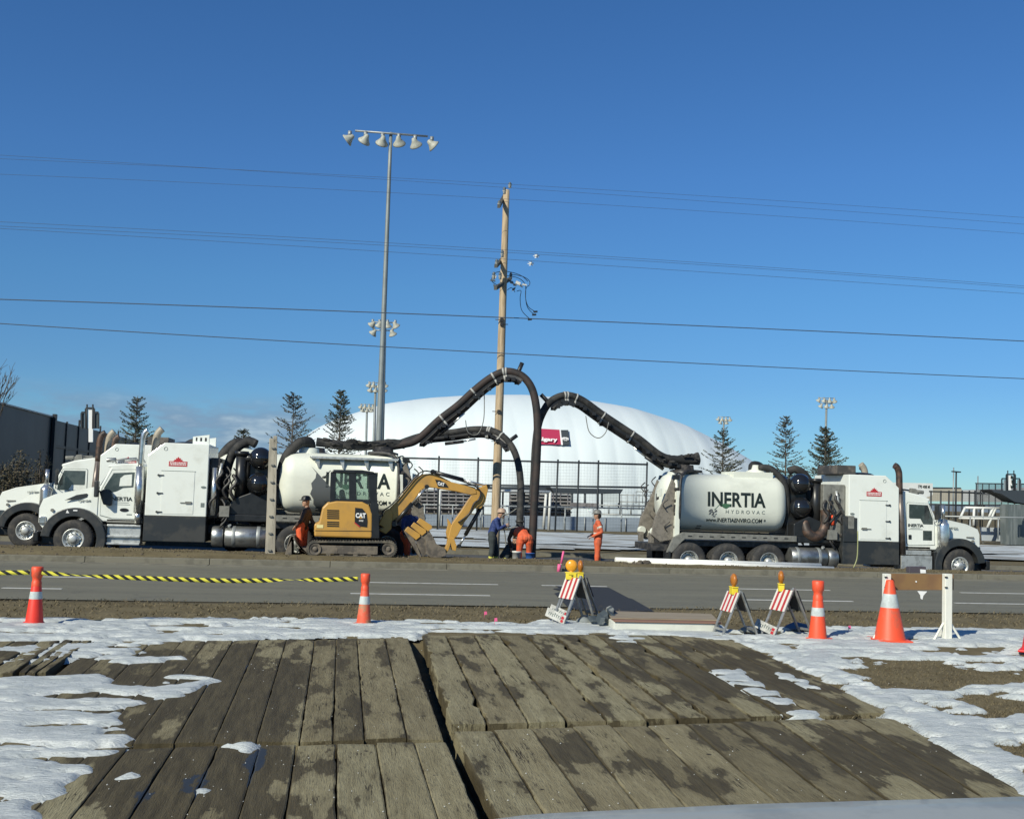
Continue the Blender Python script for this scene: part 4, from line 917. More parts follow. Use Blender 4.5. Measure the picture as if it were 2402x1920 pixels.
# dozer blade at the back
eprism('dozer_blade',[(668,1302),(684,1302),(684,1260),(692,1270),(706,1290),(724,1300),(724,1286),(700,1285),(690,1258),(680,1258),(672,1285)],EY,EY+.05,EY+1.87,dirtm,.01)
body=eprism('engine_cover',[(737,1258),(737,1228),(748,1225),(756,1190),(768,1178),(790,1174),(850,1176),(866,1184),(874,1205),(873,1262)],EY+.05,EY+.03,EY+1.85,cat,.045)
eprism('counterweight_seam',[(739,1243),(872,1244.5),(872,1245.5),(739,1244)],EY+.05,EY+.018,EY+.03,black,0,body)
m=MB()
for k in range(9):
    if k==5: continue
    a,b_=E3(767,1196+k*4.6,EY),E3(795,1196.5+k*4.6,EY); m.box(a[0],b_[0],EY+.015-EO.y,EY+.035-EO.y,a[1]-.013,a[1]+.013)
m.build('cooling_louvre',black,body)
m=MB(); a,b_=E3(743,1230,EY),E3(758,1238,EY); m.box(a[0],b_[0],EY+.02-EO.y,EY+.035-EO.y,b_[1],a[1]); m.build('warning_sticker',pm('pale_yellow',(.75,.65,.3),.6),body)
lg=eprism('logo_panel',[(833,1190),(850,1192),(860,1204),(862,1222),(861,1236),(845,1234),(832,1224)],EY,EY+.018,EY+.032,black,0,body)
c=E3(846,1209,EY); text('logo_lettering','CAT',.17,catw,lg,tm(c[0],EY+.016-EO.y,c[1]),bold=.008,width=.27)
m=MB(); m.prism([(c[0]-.05,c[1]-.075),(c[0]+.05,c[1]-.075),(c[0],c[1]-.01)],EY+.008-EO.y,EY+.014-EO.y); m.build('logo_triangle',cat,lg)
c=E3(847,1221,EY); text('logo_lettering','305E',.06,catw,lg,tm(c[0],EY+.016-EO.y,c[1]),bold=.001)
eprism('red_stripe',[(832,1224),(845,1234),(843,1236),(831,1226)],EY,EY+.014,EY+.02,red,0,body)
# cab
cg=bpy.data.materials.new('cab_glass'); cg.use_nodes=True; tt_=cg.node_tree; tb_=tt_.nodes['Principled BSDF']; tb_.inputs['Base Color'].default_value=(.62,.74,.70,1); tb_.inputs['Transmission Weight'].default_value=.95; tb_.inputs['Roughness'].default_value=.02; tb_.inputs['IOR'].default_value=1.04
ec=eprism('cab',[(772,1182),(775,1168),(868,1172),(872,1182)],EY+.05,EY+.06,EY+1.05,black,.01)
eprism('cab_corner_panel',[(868,1180),(872,1180),(888,1180),(890,1262),(869,1262)],EY+.05,EY+.04,EY+1.05,black,.01,ec)
eprism('cab_roof',[(776,1108),(782,1101),(850,1102),(876,1106),(882,1112)],EY+.05,EY+.04,EY+1.07,black,.02,ec)
for (q0,q1) in ((EY+.06,EY+.13),(EY+.98,EY+1.05)):
    for pts in ([(776,1108),(789,1109),(786,1169),(774,1170)],[(819,1109),(835,1109),(837,1171),(820,1171)],[(864,1110),(882,1111),(890,1262),(870,1262),(867,1171)]): eprism('cab_pillar',pts,EY+.05,q0,q1,black,.006,ec)
for (q0,q1) in ((EY+.09,EY+.096),(EY+1.01,EY+1.016)):
    for pts in ([(788,1109),(820,1109),(821,1171),(786,1171)],[(834,1109),(865,1110),(868,1172),(836,1171)]): eprism('window',pts,EY+.05,q0,q1,cg,0,ec)
eprism('operator_seat',[(795,1176),(796,1150),(803,1146),(808,1150),(812,1170),(826,1172),(826,1178)],EY+.4,EY+.35,EY+.75,grime,.03,ec)
p=atY(760,1118,EY); q=atY(775,1102,EY); m=MB(); m.tube([(q.x-EO.x,.05,q.z-EO.z),(p.x-EO.x,-.15,p.z-EO.z)],.012,6); m.sph((p.x-EO.x,-.15,p.z-EO.z),.06,12,sz=.6); m.build('cab_mirror',black,ec)
m=MB(); q=E3(883,1112,EY); m.obox((q[0],-.6,q[1]),(.05,0,0),(0,.06,0),(0,0,.05)); m.cyl((q[0]-.05,-.6,q[1]-.05),(q[0]-.1,-.6,q[1]-.2),.02); m.build('work_light',black,ec)
# boom
BY=30.75
eprism('boom_bracket',[(895,1215),(905,1196),(914,1192),(922,1205),(918,1240),(905,1252),(888,1243),(900,1236),(888,1230)],BY,BY+.0,BY+.42,cat,.02)
bm=eprism('boom',[(903,1205),(940,1165),(975,1122),(990,1112),(1010,1110),(1030,1114),(1060,1130),(1090,1137),(1116,1143),(1120,1158),(1105,1160),(1070,1152),(1020,1144),(1000,1142),(988,1150),(965,1182),(940,1210),(920,1222),(905,1222)],BY,BY+.08,BY+.36,cat,.02)
lg=eprism('logo_panel',[(1021,1124),(1034,1126),(1046,1133),(1053,1143),(1028,1141)],BY,BY+.066,BY+.081,black,0,bm)
c=E3(1035,1135,BY); text('logo_lettering','CAT',.12,catw,lg,tm(c[0],BY+.064-EO.y,c[1],-1,-.18),bold=.006,width=.19)
st=eprism('stick',[(1117,1147),(1134,1140),(1143,1136),(1146,1148),(1140,1176),(1130,1192),(1115,1192),(1090,1225),(1075,1255),(1062,1268),(1052,1262),(1060,1230),(1085,1195),(1106,1162)],BY,BY+.10,BY+.34,cat,.015)
def ecyl(name,a,b_,r0,fr,Y,pa):
    A_=E3(*a,Y); B_=E3(*b_,Y); y=Y-EO.y; A_=Vector((A_[0],y,A_[1])); B_=Vector((B_[0],y,B_[1])); C_=A_.lerp(B_,fr)
    m=MB(); m.cyl(A_,C_,r0,n=12); m.cyl(C_,B_,r0*.55,n=10,m=1); m.cyl(A_-Vector((0,.08,0)),A_+Vector((0,.08,0)),r0*1.2,n=12); m.cyl(B_-Vector((0,.08,0)),B_+Vector((0,.08,0)),r0,n=12); return m.build(name,[black,chrome],pa)
ecyl('boom_cylinder',(925,1228),(1001,1141),.06,.55,BY+.02,ex)
ecyl('stick_cylinder',(1015,1106),(1144,1140),.055,.55,BY+.22,ex)
ecyl('bucket_cylinder',(1128,1190),(1077,1280),.055,.72,BY+.22,ex)
eprism('quick_coupler',[(1052,1260),(1066,1262),(1072,1280),(1070,1292),(1062,1290),(1058,1274),(1053,1290),(1046,1300),(1044,1290),(1050,1275)],BY,BY+.08,BY+.36,cat,.01)
eprism('thumb',[(1051,1216),(1058,1225),(1062,1238),(1060,1256),(1050,1262),(1048,1248),(1052,1232)],BY,BY+.12,BY+.30,cat,.01)
m=MB()
for off in (0,.05,.09): m.tube([(x-EO.x,BY-.02+off-EO.y,z-EO.z) for x,_,z in [tuple(p) for p in smoothpath([atY(a,b_,BY) for a,b_ in ((898,1210),(898,1198),(920,1182),(955,1140),(978,1114),(1000,1104),(1040,1116),(1090,1130),(1118,1142),(1128,1156),(1122,1172),(1112,1180),(1100,1205),(1075,1225))],4)]],.017,6)
m.build('hydraulic_hose',black,ex)
eprism('bucket',[(1046,1300),(1030,1308),(1015,1310),(998,1298),(998,1262),(1012,1268),(1044,1286)],BY,BY-.15,BY+.6,dirtm,.012)
# spare bucket lying beside the arm
sb=empty('digging_bucket',(atY(985,1300,30.9).x,31.1,.17),0,'spare brown steel digging bucket with three yellow ribs tipped up behind the arm','bucket')
def sprism(name,pts,Y,y0,y1,mt,parent,bevel=.01):
    m=MB(); P_=[atY(x,y,Y) for x,y in pts]; m.prism([(p.x-sb.location.x,p.z-sb.location.z) for p in P_],y0-sb.location.y,y1-sb.location.y); return m.build(name,mt,parent,bevel=bevel)
sprism('bucket_shell',[(948,1246),(955,1236),(974,1268),(990,1308),(984,1306),(965,1275)],30.75,30.75,31.5,dirtm,sb)
sprism('bucket_side',[(974,1266),(1003,1238),(1018,1262),(1024,1276),(1000,1300),(992,1307)],30.75,30.76,30.80,dirtm,sb)
for k,(dx,dy) in enumerate(((0,0),(14,-10),(28,-20))):
    sprism('rib',[(949+dx,1244+dy),(957+dx,1234+dy),(985+dx,1252+dy),(986+dx,1258+dy),(976+dx,1266+dy)],30.74,30.72,30.76,cat,sb)
# ============================================================ UTILITY POLE, WIRES
UY=37.6
wood=pm('pole_wood',(.48,.37,.24),.8,col2=(.33,.245,.15),vs=2.5,stretch=(6,6,.5),thr=(.4,.65),bump=.4,bs=12)
b0=atY(1159,1330,UY); t0=atY(1188,446,UY)
pole=empty('utility_pole',(b0.x,UY,gf(b0.x)-.1),0,'tall wooden utility pole carrying insulators and power lines','utility pole')
PO_=pole.location
m=MB(); n=14; m.tube([Vector((b0.x,UY,-.4))-PO_.copy() if False else Vector((0,0,-.1))]+[Vector(((t0.x-b0.x)*k/n,0,(t0.z-PO_.z)*k/n)) for k in range(1,n+1)],[.165-.055*k/n for k in range(n+1)],16); m.build('post',wood,pole)
ins=pm('insulator_grey',(.10,.12,.13),.3,coat=.3); insw=pm('insulator_white',(.62,.62,.58),.35)
def PL(px,py,dy=0): p=atY(px,py,UY+dy); return Vector((p.x,UY+dy,p.z))-PO_
def insul(px,py,dy,h=.24):
    p=PL(px,py,dy); m=MB(); m.lathe([(.001,0),(.05,0),(.05,h*.4),(.075,h*.45),(.04,h*.6),(.065,h*.7),(.03,h),(.001,h)],p,'z',12,mi=[1,1,1,0,0,0,0]); m.build('insulator',[ins,insw],pole)
for y_,e0,e1 in ((463,(1170,484),(1184,458)),(610,(1163,624),(1180,606)),(668,(1162,676),(1196,654))):
    a=PL(*e0,-1.1); b_=PL(*e1,1.0); m=MB(); mid=(a+b_)/2; d_=(b_-a)/2; m.obox(mid,d_,d_.normalized().cross(Vector((0,0,1)))*.055,(0,0,.06)); m.build('crossarm',pm('crossarm_dark',(.07,.07,.06),.8),pole)
insul(1196,441,0,.2); insul(1183,455,-.5); insul(1171,484,-1.0,.2); insul(1178,603,-.5); insul(1165,622,-1.0,.2); insul(1173,655,-.3,.25); insul(1198,656,.6,.25); insul(1158,655,-1.0,.25)
m=MB()
for pts in ([(1160,640),(1180,636),(1205,640),(1225,648),(1238,660)],[(1200,644),(1225,648),(1241,658),(1242,668),(1234,676),(1233,700),(1240,720),(1256,731)],[(1180,645),(1215,652),(1232,668),(1233,700),(1238,722),(1253,738)],[(1212,683),(1222,682),(1220,700),(1224,728),(1243,748)],[(1190,680),(1200,675),(1208,685)],[(1158,642),(1153,658),(1165,668)]): m.tube([p for p in smoothpath([PL(x,y,.3) for x,y in pts],5)],.012,5)
for c in ((1256,731),(1253,738),(1243,749)): q=PL(*c,.3); m.obox(q,(.07,0,.01),(0,.03,0),(-.005,0,.03))
m.build('jumper_cable',black,pole)
m=MB(); rn=random.Random(9)
for px,py in ((1200,662),(1208,668),(1215,664),(1222,670),(1230,668),(1160,648),(1156,658),(1163,672),(1205,678)):
    q=PL(px,py,.2); m.obox(q,(rn.uniform(.04,.09),0,rn.uniform(-.05,.05)),(0,.04,0),(rn.uniform(-.02,.02),0,rn.uniform(.02,.05)),rn.choice((0,1)))
m.build('cutout_fuse',[ins,insw],pole)
m=MB()
for py,sd in ((750,-1),(965,-1),(1035,-1),(760,1)): q=PL(1177-(py-750)*.033,py,-.16); m.cyl(q,q+Vector((sd*.22,0,.0)),.015,n=6); m.obox(q,(.05,0,0),(0,.03,0),(0,0,.06))
m.build('step_bolt',grime,pole)
wirem=pm('wire_dark',(.06,.08,.11),.6); 
def wire(pts,r,dy,label,s_=24):
    (x0,y0),(x1,y1),(x2,y2)=pts
    def f(x): return y0*(x-x1)*(x-x2)/((x0-x1)*(x0-x2))+y1*(x-x0)*(x-x2)/((x1-x0)*(x1-x2))+y2*(x-x0)*(x-x1)/((x2-x0)*(x2-x1))
    P_=[atY(x,f(x),UY+dy) for x in [(-500+3400*k/s_) for k in range(s_+1)]]
    o=P_[s_//2]; m=MB(); m.tube([p-o for p in P_],r,5); w=m.build('power_line',wirem); w.location=o; tag(w,label,'power line','overhead lines past the wooden pole')
D=1.1141
for pts,r,dy,lb in (([(240,345),(1072,388),(2156,458)],.0052,0,'topmost thin line resting on the cap of the wooden pole'),([(240,341.5),(1065,395),(2156,472)],.0052,-.5,'second thin line from the top, on the white pin insulator'),([(240,377),(1055,418.5),(2156,492)],.0052,-1.0,'third thin line from the top, at the outer end of the upper crossarm'),
    ([(0,467),(1060,526),(2156,602)],.0062,-.5,'upper line of the middle trio below the pole top'),([(0,476),(1060,531),(2156,606)],.0062,0,'middle line of the trio halfway up the wooden pole'),([(0,481),(1055,545),(2156,618)],.0062,-1.0,'lowest line of the middle trio at the second crossarm'),
    ([(0,630),(1052,668),(2156,718)],.017,-.2,'thick black cable crossing the wooden pole beneath the jumpers'),([(0,681),(1048,743),(2156,797)],.015,-.2,'lowest black cable just above the hose arch')):
    wire([(x*D,y*D) for x,y in pts],r,dy,lb)
for px,py in ((1258,600),(1245,618)):
    p=atY(px,py,UY); m=MB()
    for k in range(6): a=R(60*k); m.add([(0,0,0),(math.cos(a)*.13,.02,math.sin(a)*.09),(math.cos(a+.5)*.10,-.02,math.sin(a+.5)*.07)],[(0,1,2)]); 
    m.sph((0,0,0),.05,10); o=m.build('line_marker',insw); o.location=p; tag(o,'pale fluttering marker clipped to the middle trio of wires, the '+('higher one' if py==600 else 'lower one'),'line marker')
# ============================================================ FLOODLIGHT MASTS
lampm=pm('lamp_housing',(.40,.40,.34),.55,.0,var=.2,vs=5)
mastm=pm('mast_grey',(.24,.265,.26),.55,.3,var=.15,vs=1)
def lamp(parent,p,dr,s=1.0,nm='floodlight'):
    d_=Vector(dr).normalized(); m=MB()
    prof=[(.001,-.30),(.10,-.28),(.16,-.10),(.27,.06),(.36,.16),(.37,.22),(.34,.20),(.001,.12)]
    q=Vector((0,0,1)).rotation_difference(d_).to_matrix()
    k0=len(m.v); m.lathe([(a*s,h*s) for a,h in prof],(0,0,0),'z',16,mi=[0,0,0,0,0,1,1])
    m.v=[tuple(q@Vector(v)+Vector(p)) for v in m.v]
    m.cyl(Vector(p)+Vector((0,0,.42*s)),Vector(p)+Vector((0,0,.12*s)),.11*s,n=10,m=2); m.build(nm,[lampm,grime,galv],parent)
LY=59
b0=atY(880,1255,LY); t0=atY(917,311,LY)
lm=empty('floodlight_mast',(b0.x,LY,gf(b0.x)),0,'tallest steel floodlight mast with one bar of six lamps','floodlight mast','sports field floodlight masts')
dx=t0.x-b0.x; H=t0.z-lm.location.z
m=MB(); m.tube([Vector((dx*k/10,0,H*k/10)) for k in range(11)],[.20-.11*(k/10)**.9 for k in range(11)],16); m.build('mast_post',mastm,lm)
m=MB(); a=atY(833,309,LY)-lm.location; b_=atY(1003,322,LY)-lm.location; m.cyl((a.x,-.15,a.z),(b_.x,-.15,b_.z),.055,n=10); m.build('crossbar',galv,lm)
for px,py,dr in ((820,327,(-.75,.25,-.55)),(857,328,(-.35,.5,-.6)),(897,332,(-.15,.6,-.6)),(935,333,(.2,.6,-.6)),(973,337,(.35,.5,-.6)),(1012,340,(.75,.25,-.55))):
    p=atY(px,py,LY)-lm.location; lamp(lm,(p.x,-.15,p.z),dr,.95)
def mast(px,ytop,ybase,Y,rows,lab,s=1.0,w=30):
    b0=atY(px-(ybase-ytop)*.03*.9,ybase,Y); t0=atY(px,ytop,Y); r_=empty('floodlight_mast',(b0.x,Y,gf(b0.x)),0,lab,'floodlight mast','sports field floodlight masts')
    O=r_.location; m=MB(); m.cyl((0,0,0),(t0.x-O.x,0,t0.z-O.z),.22*s,.12*s,n=10); m.build('mast_post',mastm,r_)
    for (py,xs_) in rows:
        a=atY(px+xs_[0],py-3,Y)-O; b_=atY(px+xs_[-1],py-3+(xs_[-1]-xs_[0])*.03,Y)-O; m=MB(); m.cyl(a,b_,.05*s,n=6); m.build('crossbar',galv,r_)
        for x in xs_: p=atY(px+x,py+3+x*.03,Y)-O; lamp(r_,p,(x*.02,.35,-.7),.9*s)
mast(903,758,1200,95,[(758,(-29,-13,6,24)),(777,(-26,17))],'second floodlight mast, mostly hidden behind the tallest mast, lamps in two rows',1.1)
mast(881,903,1200,112,[(900,(-15,-5,8,22)),(911,(-12,0,20))],'third floodlight mast with its lamps level with the dome top',.95)
mast(861,954,1200,118,[(951,(-14,-5,5,14)),(958,(-10,0,10))],'smallest left floodlight mast, seen against the dome shoulder',.85)
mast(1698,983,1200,170,[(980,(-13,-4,5,14)),(987,(-8,6))],'floodlight mast behind the spruce nearest the dome end',1.1)
mast(1939,937,1200,140,[(936,(-18,-6,7,18)),(949,(-13,0,12))],'right-hand floodlight mast standing above the tallest spruce',1.1)
# ============================================================ AIR DOME
DY,DB=150.0,24.0
prof=[(640,1150),(660,1090),(700,1040),(735,1010),(790,984),(900,950),(1000,937),(1100,931),(1214,930),(1340,940),(1450,958),(1560,992),(1640,1030),(1700,1062),(1750,1092),(1785,1130),(1800,1165)]
DP=[(atY(x,y,DY).x,atY(x,y,DY).z) for x,y in prof]
GX=[p[0] for p in DP]; GZ=[p[1] for p in DP]
def dh(x): return max(.02,float(np.interp(x,GX,GZ)))
_x=np.linspace(GX[0],GX[-1],220); _h=np.array([dh(x) for x in _x]); 
for _ in range(6): _h[1:-1]=(_h[:-2]+_h[1:-1]*2+_h[2:])/4
def dh(x): return float(np.interp(x,_x,_h))
HM=max(_h)
def domept(x,t,off=0):
    h=dh(x)+.3; b_=DB*max(.02,(h/HM))**.75; st,ct=math.sin(t),math.cos(t)
    pz=h*(st**.8 if st>0 else 0); py=DY-b_*(abs(ct)**.85*(1 if ct>0 else -1))
    pl=2.35; k=(x/pl)%1.0; bul=.16*max(.12,(1-st)**.8)*(abs(math.sin(math.pi*k))**.5)+.03*fbm(x*.4,t*6,3,3)
    return (x,py-(bul+off)*ct*.9,pz-.3+bul*st*.5+off*st)
fabric=bpy.data.materials.new('dome_fabric'); fabric.use_nodes=True; t=fabric.node_tree; b=t.nodes['Principled BSDF']; b.inputs['Roughness'].default_value=.5
g=t.nodes.new('ShaderNodeNewGeometry'); n1=tnoise(t,g.outputs['Position'],.12,5,.6,(1,.3,.3)); t.links.new(tramp(t,n1,[(.3,(.60,.67,.68)),(.6,(.69,.75,.76))]),b.inputs['Base Color'])
xs_=list(np.arange(GX[0],GX[-1],.235)); nt_=40; vs=[domept(x,math.pi*(.0+k/nt_)) for x in xs_ for k in range(nt_+1)]
fs=[(i*(nt_+1)+k,(i+1)*(nt_+1)+k,(i+1)*(nt_+1)+k+1,i*(nt_+1)+k+1) for i in range(len(xs_)-1) for k in range(nt_)]
m=MB(); m.add(vs,fs,0,True); root=empty('air_dome',((GX[0]+GX[-1])/2,DY,gf(20)),0,'huge white ribbed air-supported sports dome filling the background','sports dome')
dome=m.build('dome_fabric',fabric,root,org=root.location)
# city sign on the dome
def domeat(px,py):
    best=None
    for k in range(0,400):
        tt=math.pi/2*k/400; d=ray(px,py); 
        # march along the ray by plane Y
        Y=DY-DB+DB*k/400; p=atY(px,py,Y)
        h=dh(p.x)+.3; b_=DB*max(.02,h/HM)**.75; zz=p.z+.3
        if zz>=h: continue
        st=(zz/h)**(1/.8); ct=math.sqrt(max(0,1-st*st))**.85; ys=DY-b_*ct
        if Y>=ys: return p
    return atY(px,py,DY-DB)
q00,q10,q01=domeat(1228,1004),domeat(1336,1008),domeat(1228,1041)
def signpt(px,py,off): p=domeat(px,py); return Vector(p)+(CO-Vector(p)).normalized()*(.5+off)
def signquad(name,pts,off,mt,par):
    m=MB(); a=[signpt(x,y,off) for x,y in pts]; b2=[signpt(x,y,off-.04) for x,y in pts]; n=len(a)
    # best-fit flat panel
    m.add(a+b2,[tuple(range(n)),tuple(range(2*n-1,n-1,-1))]+[(i,(i+1)%n,(i+1)%n+n,i+n) for i in range(n)]); return m.build(name,mt,par,org=sg.location)
c0=signpt(1280,1024,0); sg=empty('dome_sign',tuple(c0),0,'red and dark grey city banner with white lettering on the dome face','sign')
bn_=signquad('red_panel',[(1254,1004),(1313,1007.5),(1316,1042),(1256,1041)],.0,pm('banner_red',(.42,.035,.085),.5),sg)
dk=signquad('dark_panel',[(1315.5,1008),(1333,1008),(1337,1043),(1319,1042.5)],.0,pm('banner_grey',(.055,.065,.07),.5),sg)
signquad('divider_strip',[(1312.5,1007),(1316.5,1007),(1320.5,1043),(1316,1043)],.03,catw,sg)
e1=(signpt(1307,1030,.1)-signpt(1250,1027.5,.1)); u1=(signpt(1270,1010,.1)-signpt(1270,1040,.1)).normalized(); ex_=e1.normalized(); nn=ex_.cross(u1).normalized(); u1=nn.cross(ex_)
mt_=Matrix((ex_,u1,nn)).transposed().to_4x4(); mt_.translation=signpt(1278.5,1030,.12)-sg.location
text('banner_lettering','Calgary',.78,catw,bn_,mt_,bold=.03,width=e1.length,ext=.02)
m=MB(); cc=signpt(1326,1029,.12)-sg.location
for k in range(9):
    a=R(15+150*k/8); m.obox(cc+ex_*math.cos(a)*.38+u1*(math.sin(a)*.18-.05),ex_*.05,u1*(.10+.06*(k%2)),nn*.02)
m.obox(cc-u1*.16,ex_*.36,u1*.03,nn*.02); m.obox(cc-u1*.28,ex_*.2,u1*.025,nn*.02); m.build('crest',catw,dk)
# ============================================================ SPORTS FIELD FURNITURE
fb=pm('fence_black',(.02,.025,.03),.6); fg=pm('fence_galvanised',(.30,.32,.32),.5,.5); wp=pm('goal_white',(.62,.63,.60),.5)
def frame(name,Y,segs,r,mt,label,catg,base,group=None,mesh=None,part='post_frame'):
    o=atY(*base,Y); root=empty(name,(o.x,Y,gf(o.x)),0,label,catg,group); m=MB()
    for (x0,y0,x1,y1) in segs: m.cyl(atY(x0,y0,Y)-root.location,atY(x1,y1,Y)-root.location,r,n=8)
    m.build(part,mt,root)
    if mesh:
        m=MB(); (x0,x1,yt,yb,st)=mesh; x=x0
        while x<x1:
            a=atY(x,yt,Y)-root.location; b_=atY(x-(yb-yt)*.02,yb,Y)-root.location; m.cyl(a,b_,.0028,n=3); x+=st
        y=yt
        while y<yb: m.cyl(atY(x0,y,Y)-root.location,atY(x1,y+(x1-x0)*.02,Y)-root.location,.0028,n=3); y+=st
        m.build('wire_mesh',fb,root)
    return root
segs=[(925,1073,1520,1089),(925,1134,1516,1143)]+[(x,yt,x-yy*.0,1243) for x,yt,yy in ()]
for xt,yt,xb in ((1030,1069,1026),(1122,1072,1118),(1309,1077,1302),(1358,1079,1353),(1404,1079,1400),(1518,1083,1514)): segs.append((xt,yt,xb,1245))
frame('backstop_fence',62,segs,.052,fb,'tall black-framed backstop fence standing in front of the white dome','fence',(1300,1245),mesh=(930,1516,1080,1240,7))
def railfence(name,Y,x0,x1,yt,yb,sl,label,stp=62,mt=fg,mid=None,group=None):
    sg_=[(x0,yt,x1,yt+(x1-x0)*sl)]
    if mid: sg_.append((x0,mid,x1,mid+(x1-x0)*sl))
    x=x0
    while x<=x1: sg_.append((x,yt+(x-x0)*sl,x-1,yb+(x-x0)*sl)); x+=stp
    return frame(name,Y,sg_,.045,mt,label,'fence',((x0+x1)/2,yb),group)
railfence('chainlink_fence',64,930,1545,1182,1238,.018,'low grey pipe-rail fence passing behind the wooden pole',stp=66)
railfence('chainlink_fence',64,2210,2700,1210,1262,.018,'low grey pipe-rail fence right of the facing truck nose',stp=66)
def blockY(name,quad,Y,dep,mt,parent,bev=0,org=None,mi=0):
    m=MB(); P_=[atY(x,y,Y)-org for x,y in quad]; m.prism([(p.x,p.z) for p in P_],0,dep); return m.build(name,mt,parent,bevel=bev)
def bld(name,Y,base,label,catg,group=None): o=atY(*base,Y); return empty(name,(o.x,Y,gf(o.x)),0,label,catg,group)
boardm=pm('rink_board',(.26,.31,.37),.6,var=.18,vs=.8,stretch=(.3,1,2))
r_=bld('rink_boards',72,(1230,1245),'long blue-grey board wall at the foot of the dome, behind the low rail fence','board wall')
blockY('board_wall',[(930,1204),(1522,1214),(1522,1247),(930,1241)],72,.15,boardm,r_,org=r_.location); 
m=MB()
for x in range(940,1520,48): a=atY(x,1205+(x-930)*.017,71.95)-r_.location; b_=atY(x-.5,1243+(x-930)*.008,71.95)-r_.location; m.cyl(a,b_,.04,n=6)
m.build('board_post',galv,r_)
standm=pm('stand_dark',(.14,.13,.13),.7,col2=(.24,.23,.23),vs=1.2); standl=pm('stand_plank',(.28,.27,.26),.6,var=.3,vs=2)
for x0,x1,yt,lab in ((985,1108,1148,'dark tiered bleacher seating left of the wooden pole'),(1196,1340,1156,'dark tiered bleacher seating right of the vertical hoses')):
    Y=84; r_=bld('bleachers',Y,((x0+x1)/2,1215),lab,'bleachers','bleachers by the pitch')
    m=MB(); n=6
    for k in range(n):
        y=yt+k*8.5; m.v; 
        a=atY(x0,y+(x0-x0)*.018,Y+1.2*(n-k)*.5); b_=atY(x1,y+(x1-x0)*.018,Y+1.2*(n-k)*.5); yy=Y+1.2*(n-k)*.5
        mm=(a+b_)/2; d_=(b_-a)/2; m.obox(mm-r_.location,d_,(0,.25,0),(0,0,.05),0)
        m.obox(mm-r_.location-Vector((0,-.2,.22)),d_,(0,.03,0),(0,0,.14),1)
    for x in range(x0,x1+1,17):
        a=atY(x,yt-6,Y+3.8)-r_.location; b_=atY(x,yt+56,Y+.2)-r_.location; m.cyl(a,b_,.05,n=5,m=1)
        a=atY(x,yt-6,Y+3.8)-r_.location; m.cyl(a,(a.x,a.y,0),.05,n=5,m=1)
    m.build('seating_tiers',[standl,standm],r_)
    m=MB(); a=atY(x0-2,yt-8,Y+3.9)-r_.location; b_=atY(x1+2,yt-6,Y+3.9)-r_.location; m.cyl(a,b_,.05,n=6); m.build('guard_rail',fg,r_)
roofm=pm('roof_dark',(.04,.05,.06),.6)
Y=80; r_=bld('dugout_shelter',Y,(1380,1245),'flat dark-roofed dugout shelter with glazed sides beside the bleachers','shelter')
blockY('roof',[(1292,1143),(1462,1147),(1456,1157),(1392,1158),(1300,1156)],Y,3,roofm,r_,org=r_.location)
m=MB()
for x in (1342,1372,1402,1412,1452): a=atY(x,1155,Y+.1)-r_.location; b_=atY(x,1192,Y+.1)-r_.location; m.cyl(a,b_,.09,n=6)
m.build('post',roofm,r_)
blockY('low_wall',[(1338,1178),(1405,1180),(1405,1192),(1338,1190)],Y,.2,standm,r_,org=r_.location)
blockY('window_panel',[(1415,1156),(1450,1157),(1450,1179),(1415,1178)],Y+.2,.1,pm('pale_window',(.55,.60,.60),.3),r_,org=r_.location)
Y=82; r_=bld('canopy_roof',Y,(1220,1200),'long low dark canopy roof behind the pair of vertical hoses','shelter')
blockY('roof',[(1130,1141),(1290,1141),(1300,1148),(1288,1156),(1130,1152)],Y,3,roofm,r_,org=r_.location)
m=MB()
for x in (1135,1180,1230,1285): a=atY(x,1151,Y+1)-r_.location; m.cyl(a,(a.x,a.y,0),.07,n=6)
m.build('post',roofm,r_)
segs=[(1455,1160,1560,1163),(1455,1176,1560,1179),(1492,1152,1560,1154)]+[(x,1158,x,1195) for x in range(1457,1560,14)]+[(x,1152,x,1180) for x in (1492,1507,1525,1545)]
frame('guard_railing',80,segs,.035,fg,'pale railing platform between the dugout and the right truck','railing',(1500,1195))
frame('walkway_railing',70,[(1400,1184,1540,1187),(1400,1205,1540,1208)]+[(x,1184,x,1207) for x in range(1402,1540,26)],.05,fg,'steel walkway truss behind the worker in orange','walkway',(1470,1207))
frame('soccer_goal',67,[(1032,1148,1291,1153),(1291,1153,1287,1243),(1032,1148,1029,1237)]+[(1281,1158,1275,1237)],.085,wp,'white soccer goal frame behind the wooden pole and hoses','goal',(1160,1242))
frame('soccer_goal',67,[(2264,1190,2358,1192),(2264,1190,2251,1217),(2285,1190,2284,1232),(2335,1192,2316,1237),(2358,1192,2356,1240),(2305,1190,2305,1214),(2351,1184,2351,1220),(2330,1190,2320,1212),(2251,1214,2402,1218)],.085,wp,'white welded goal frame at the right edge, left of the grey shed','goal',(2310,1240))
r_=bld('white_board',68,(2340,1270),'blank pale board standing under the right white goal frame','board'); blockY('board_face',[(2300,1236),(2366,1238),(2368,1270),(2304,1268)],68,.1,pm('board_pale',(.42,.46,.50),.5),r_,org=r_.location,bev=.02); m=MB(); 
for x in (2306,2362): a=atY(x,1250,68.1)-r_.location; m.cyl(a,(a.x,a.y,0),.05,n=6)
m.build('support_leg',galv,r_)
Y=66; r_=bld('grey_shed',Y,(2400,1277),'grey dugout shed with sloping dark roof at the right edge','shed')
blockY('wall',[(2364,1182),(2520,1186),(2520,1282),(2366,1277)],Y,.9,pm('shed_grey',(.10,.12,.12),.6,col2=(.16,.18,.18),vs=1.5,stretch=(3,1,.3)),r_,org=r_.location)
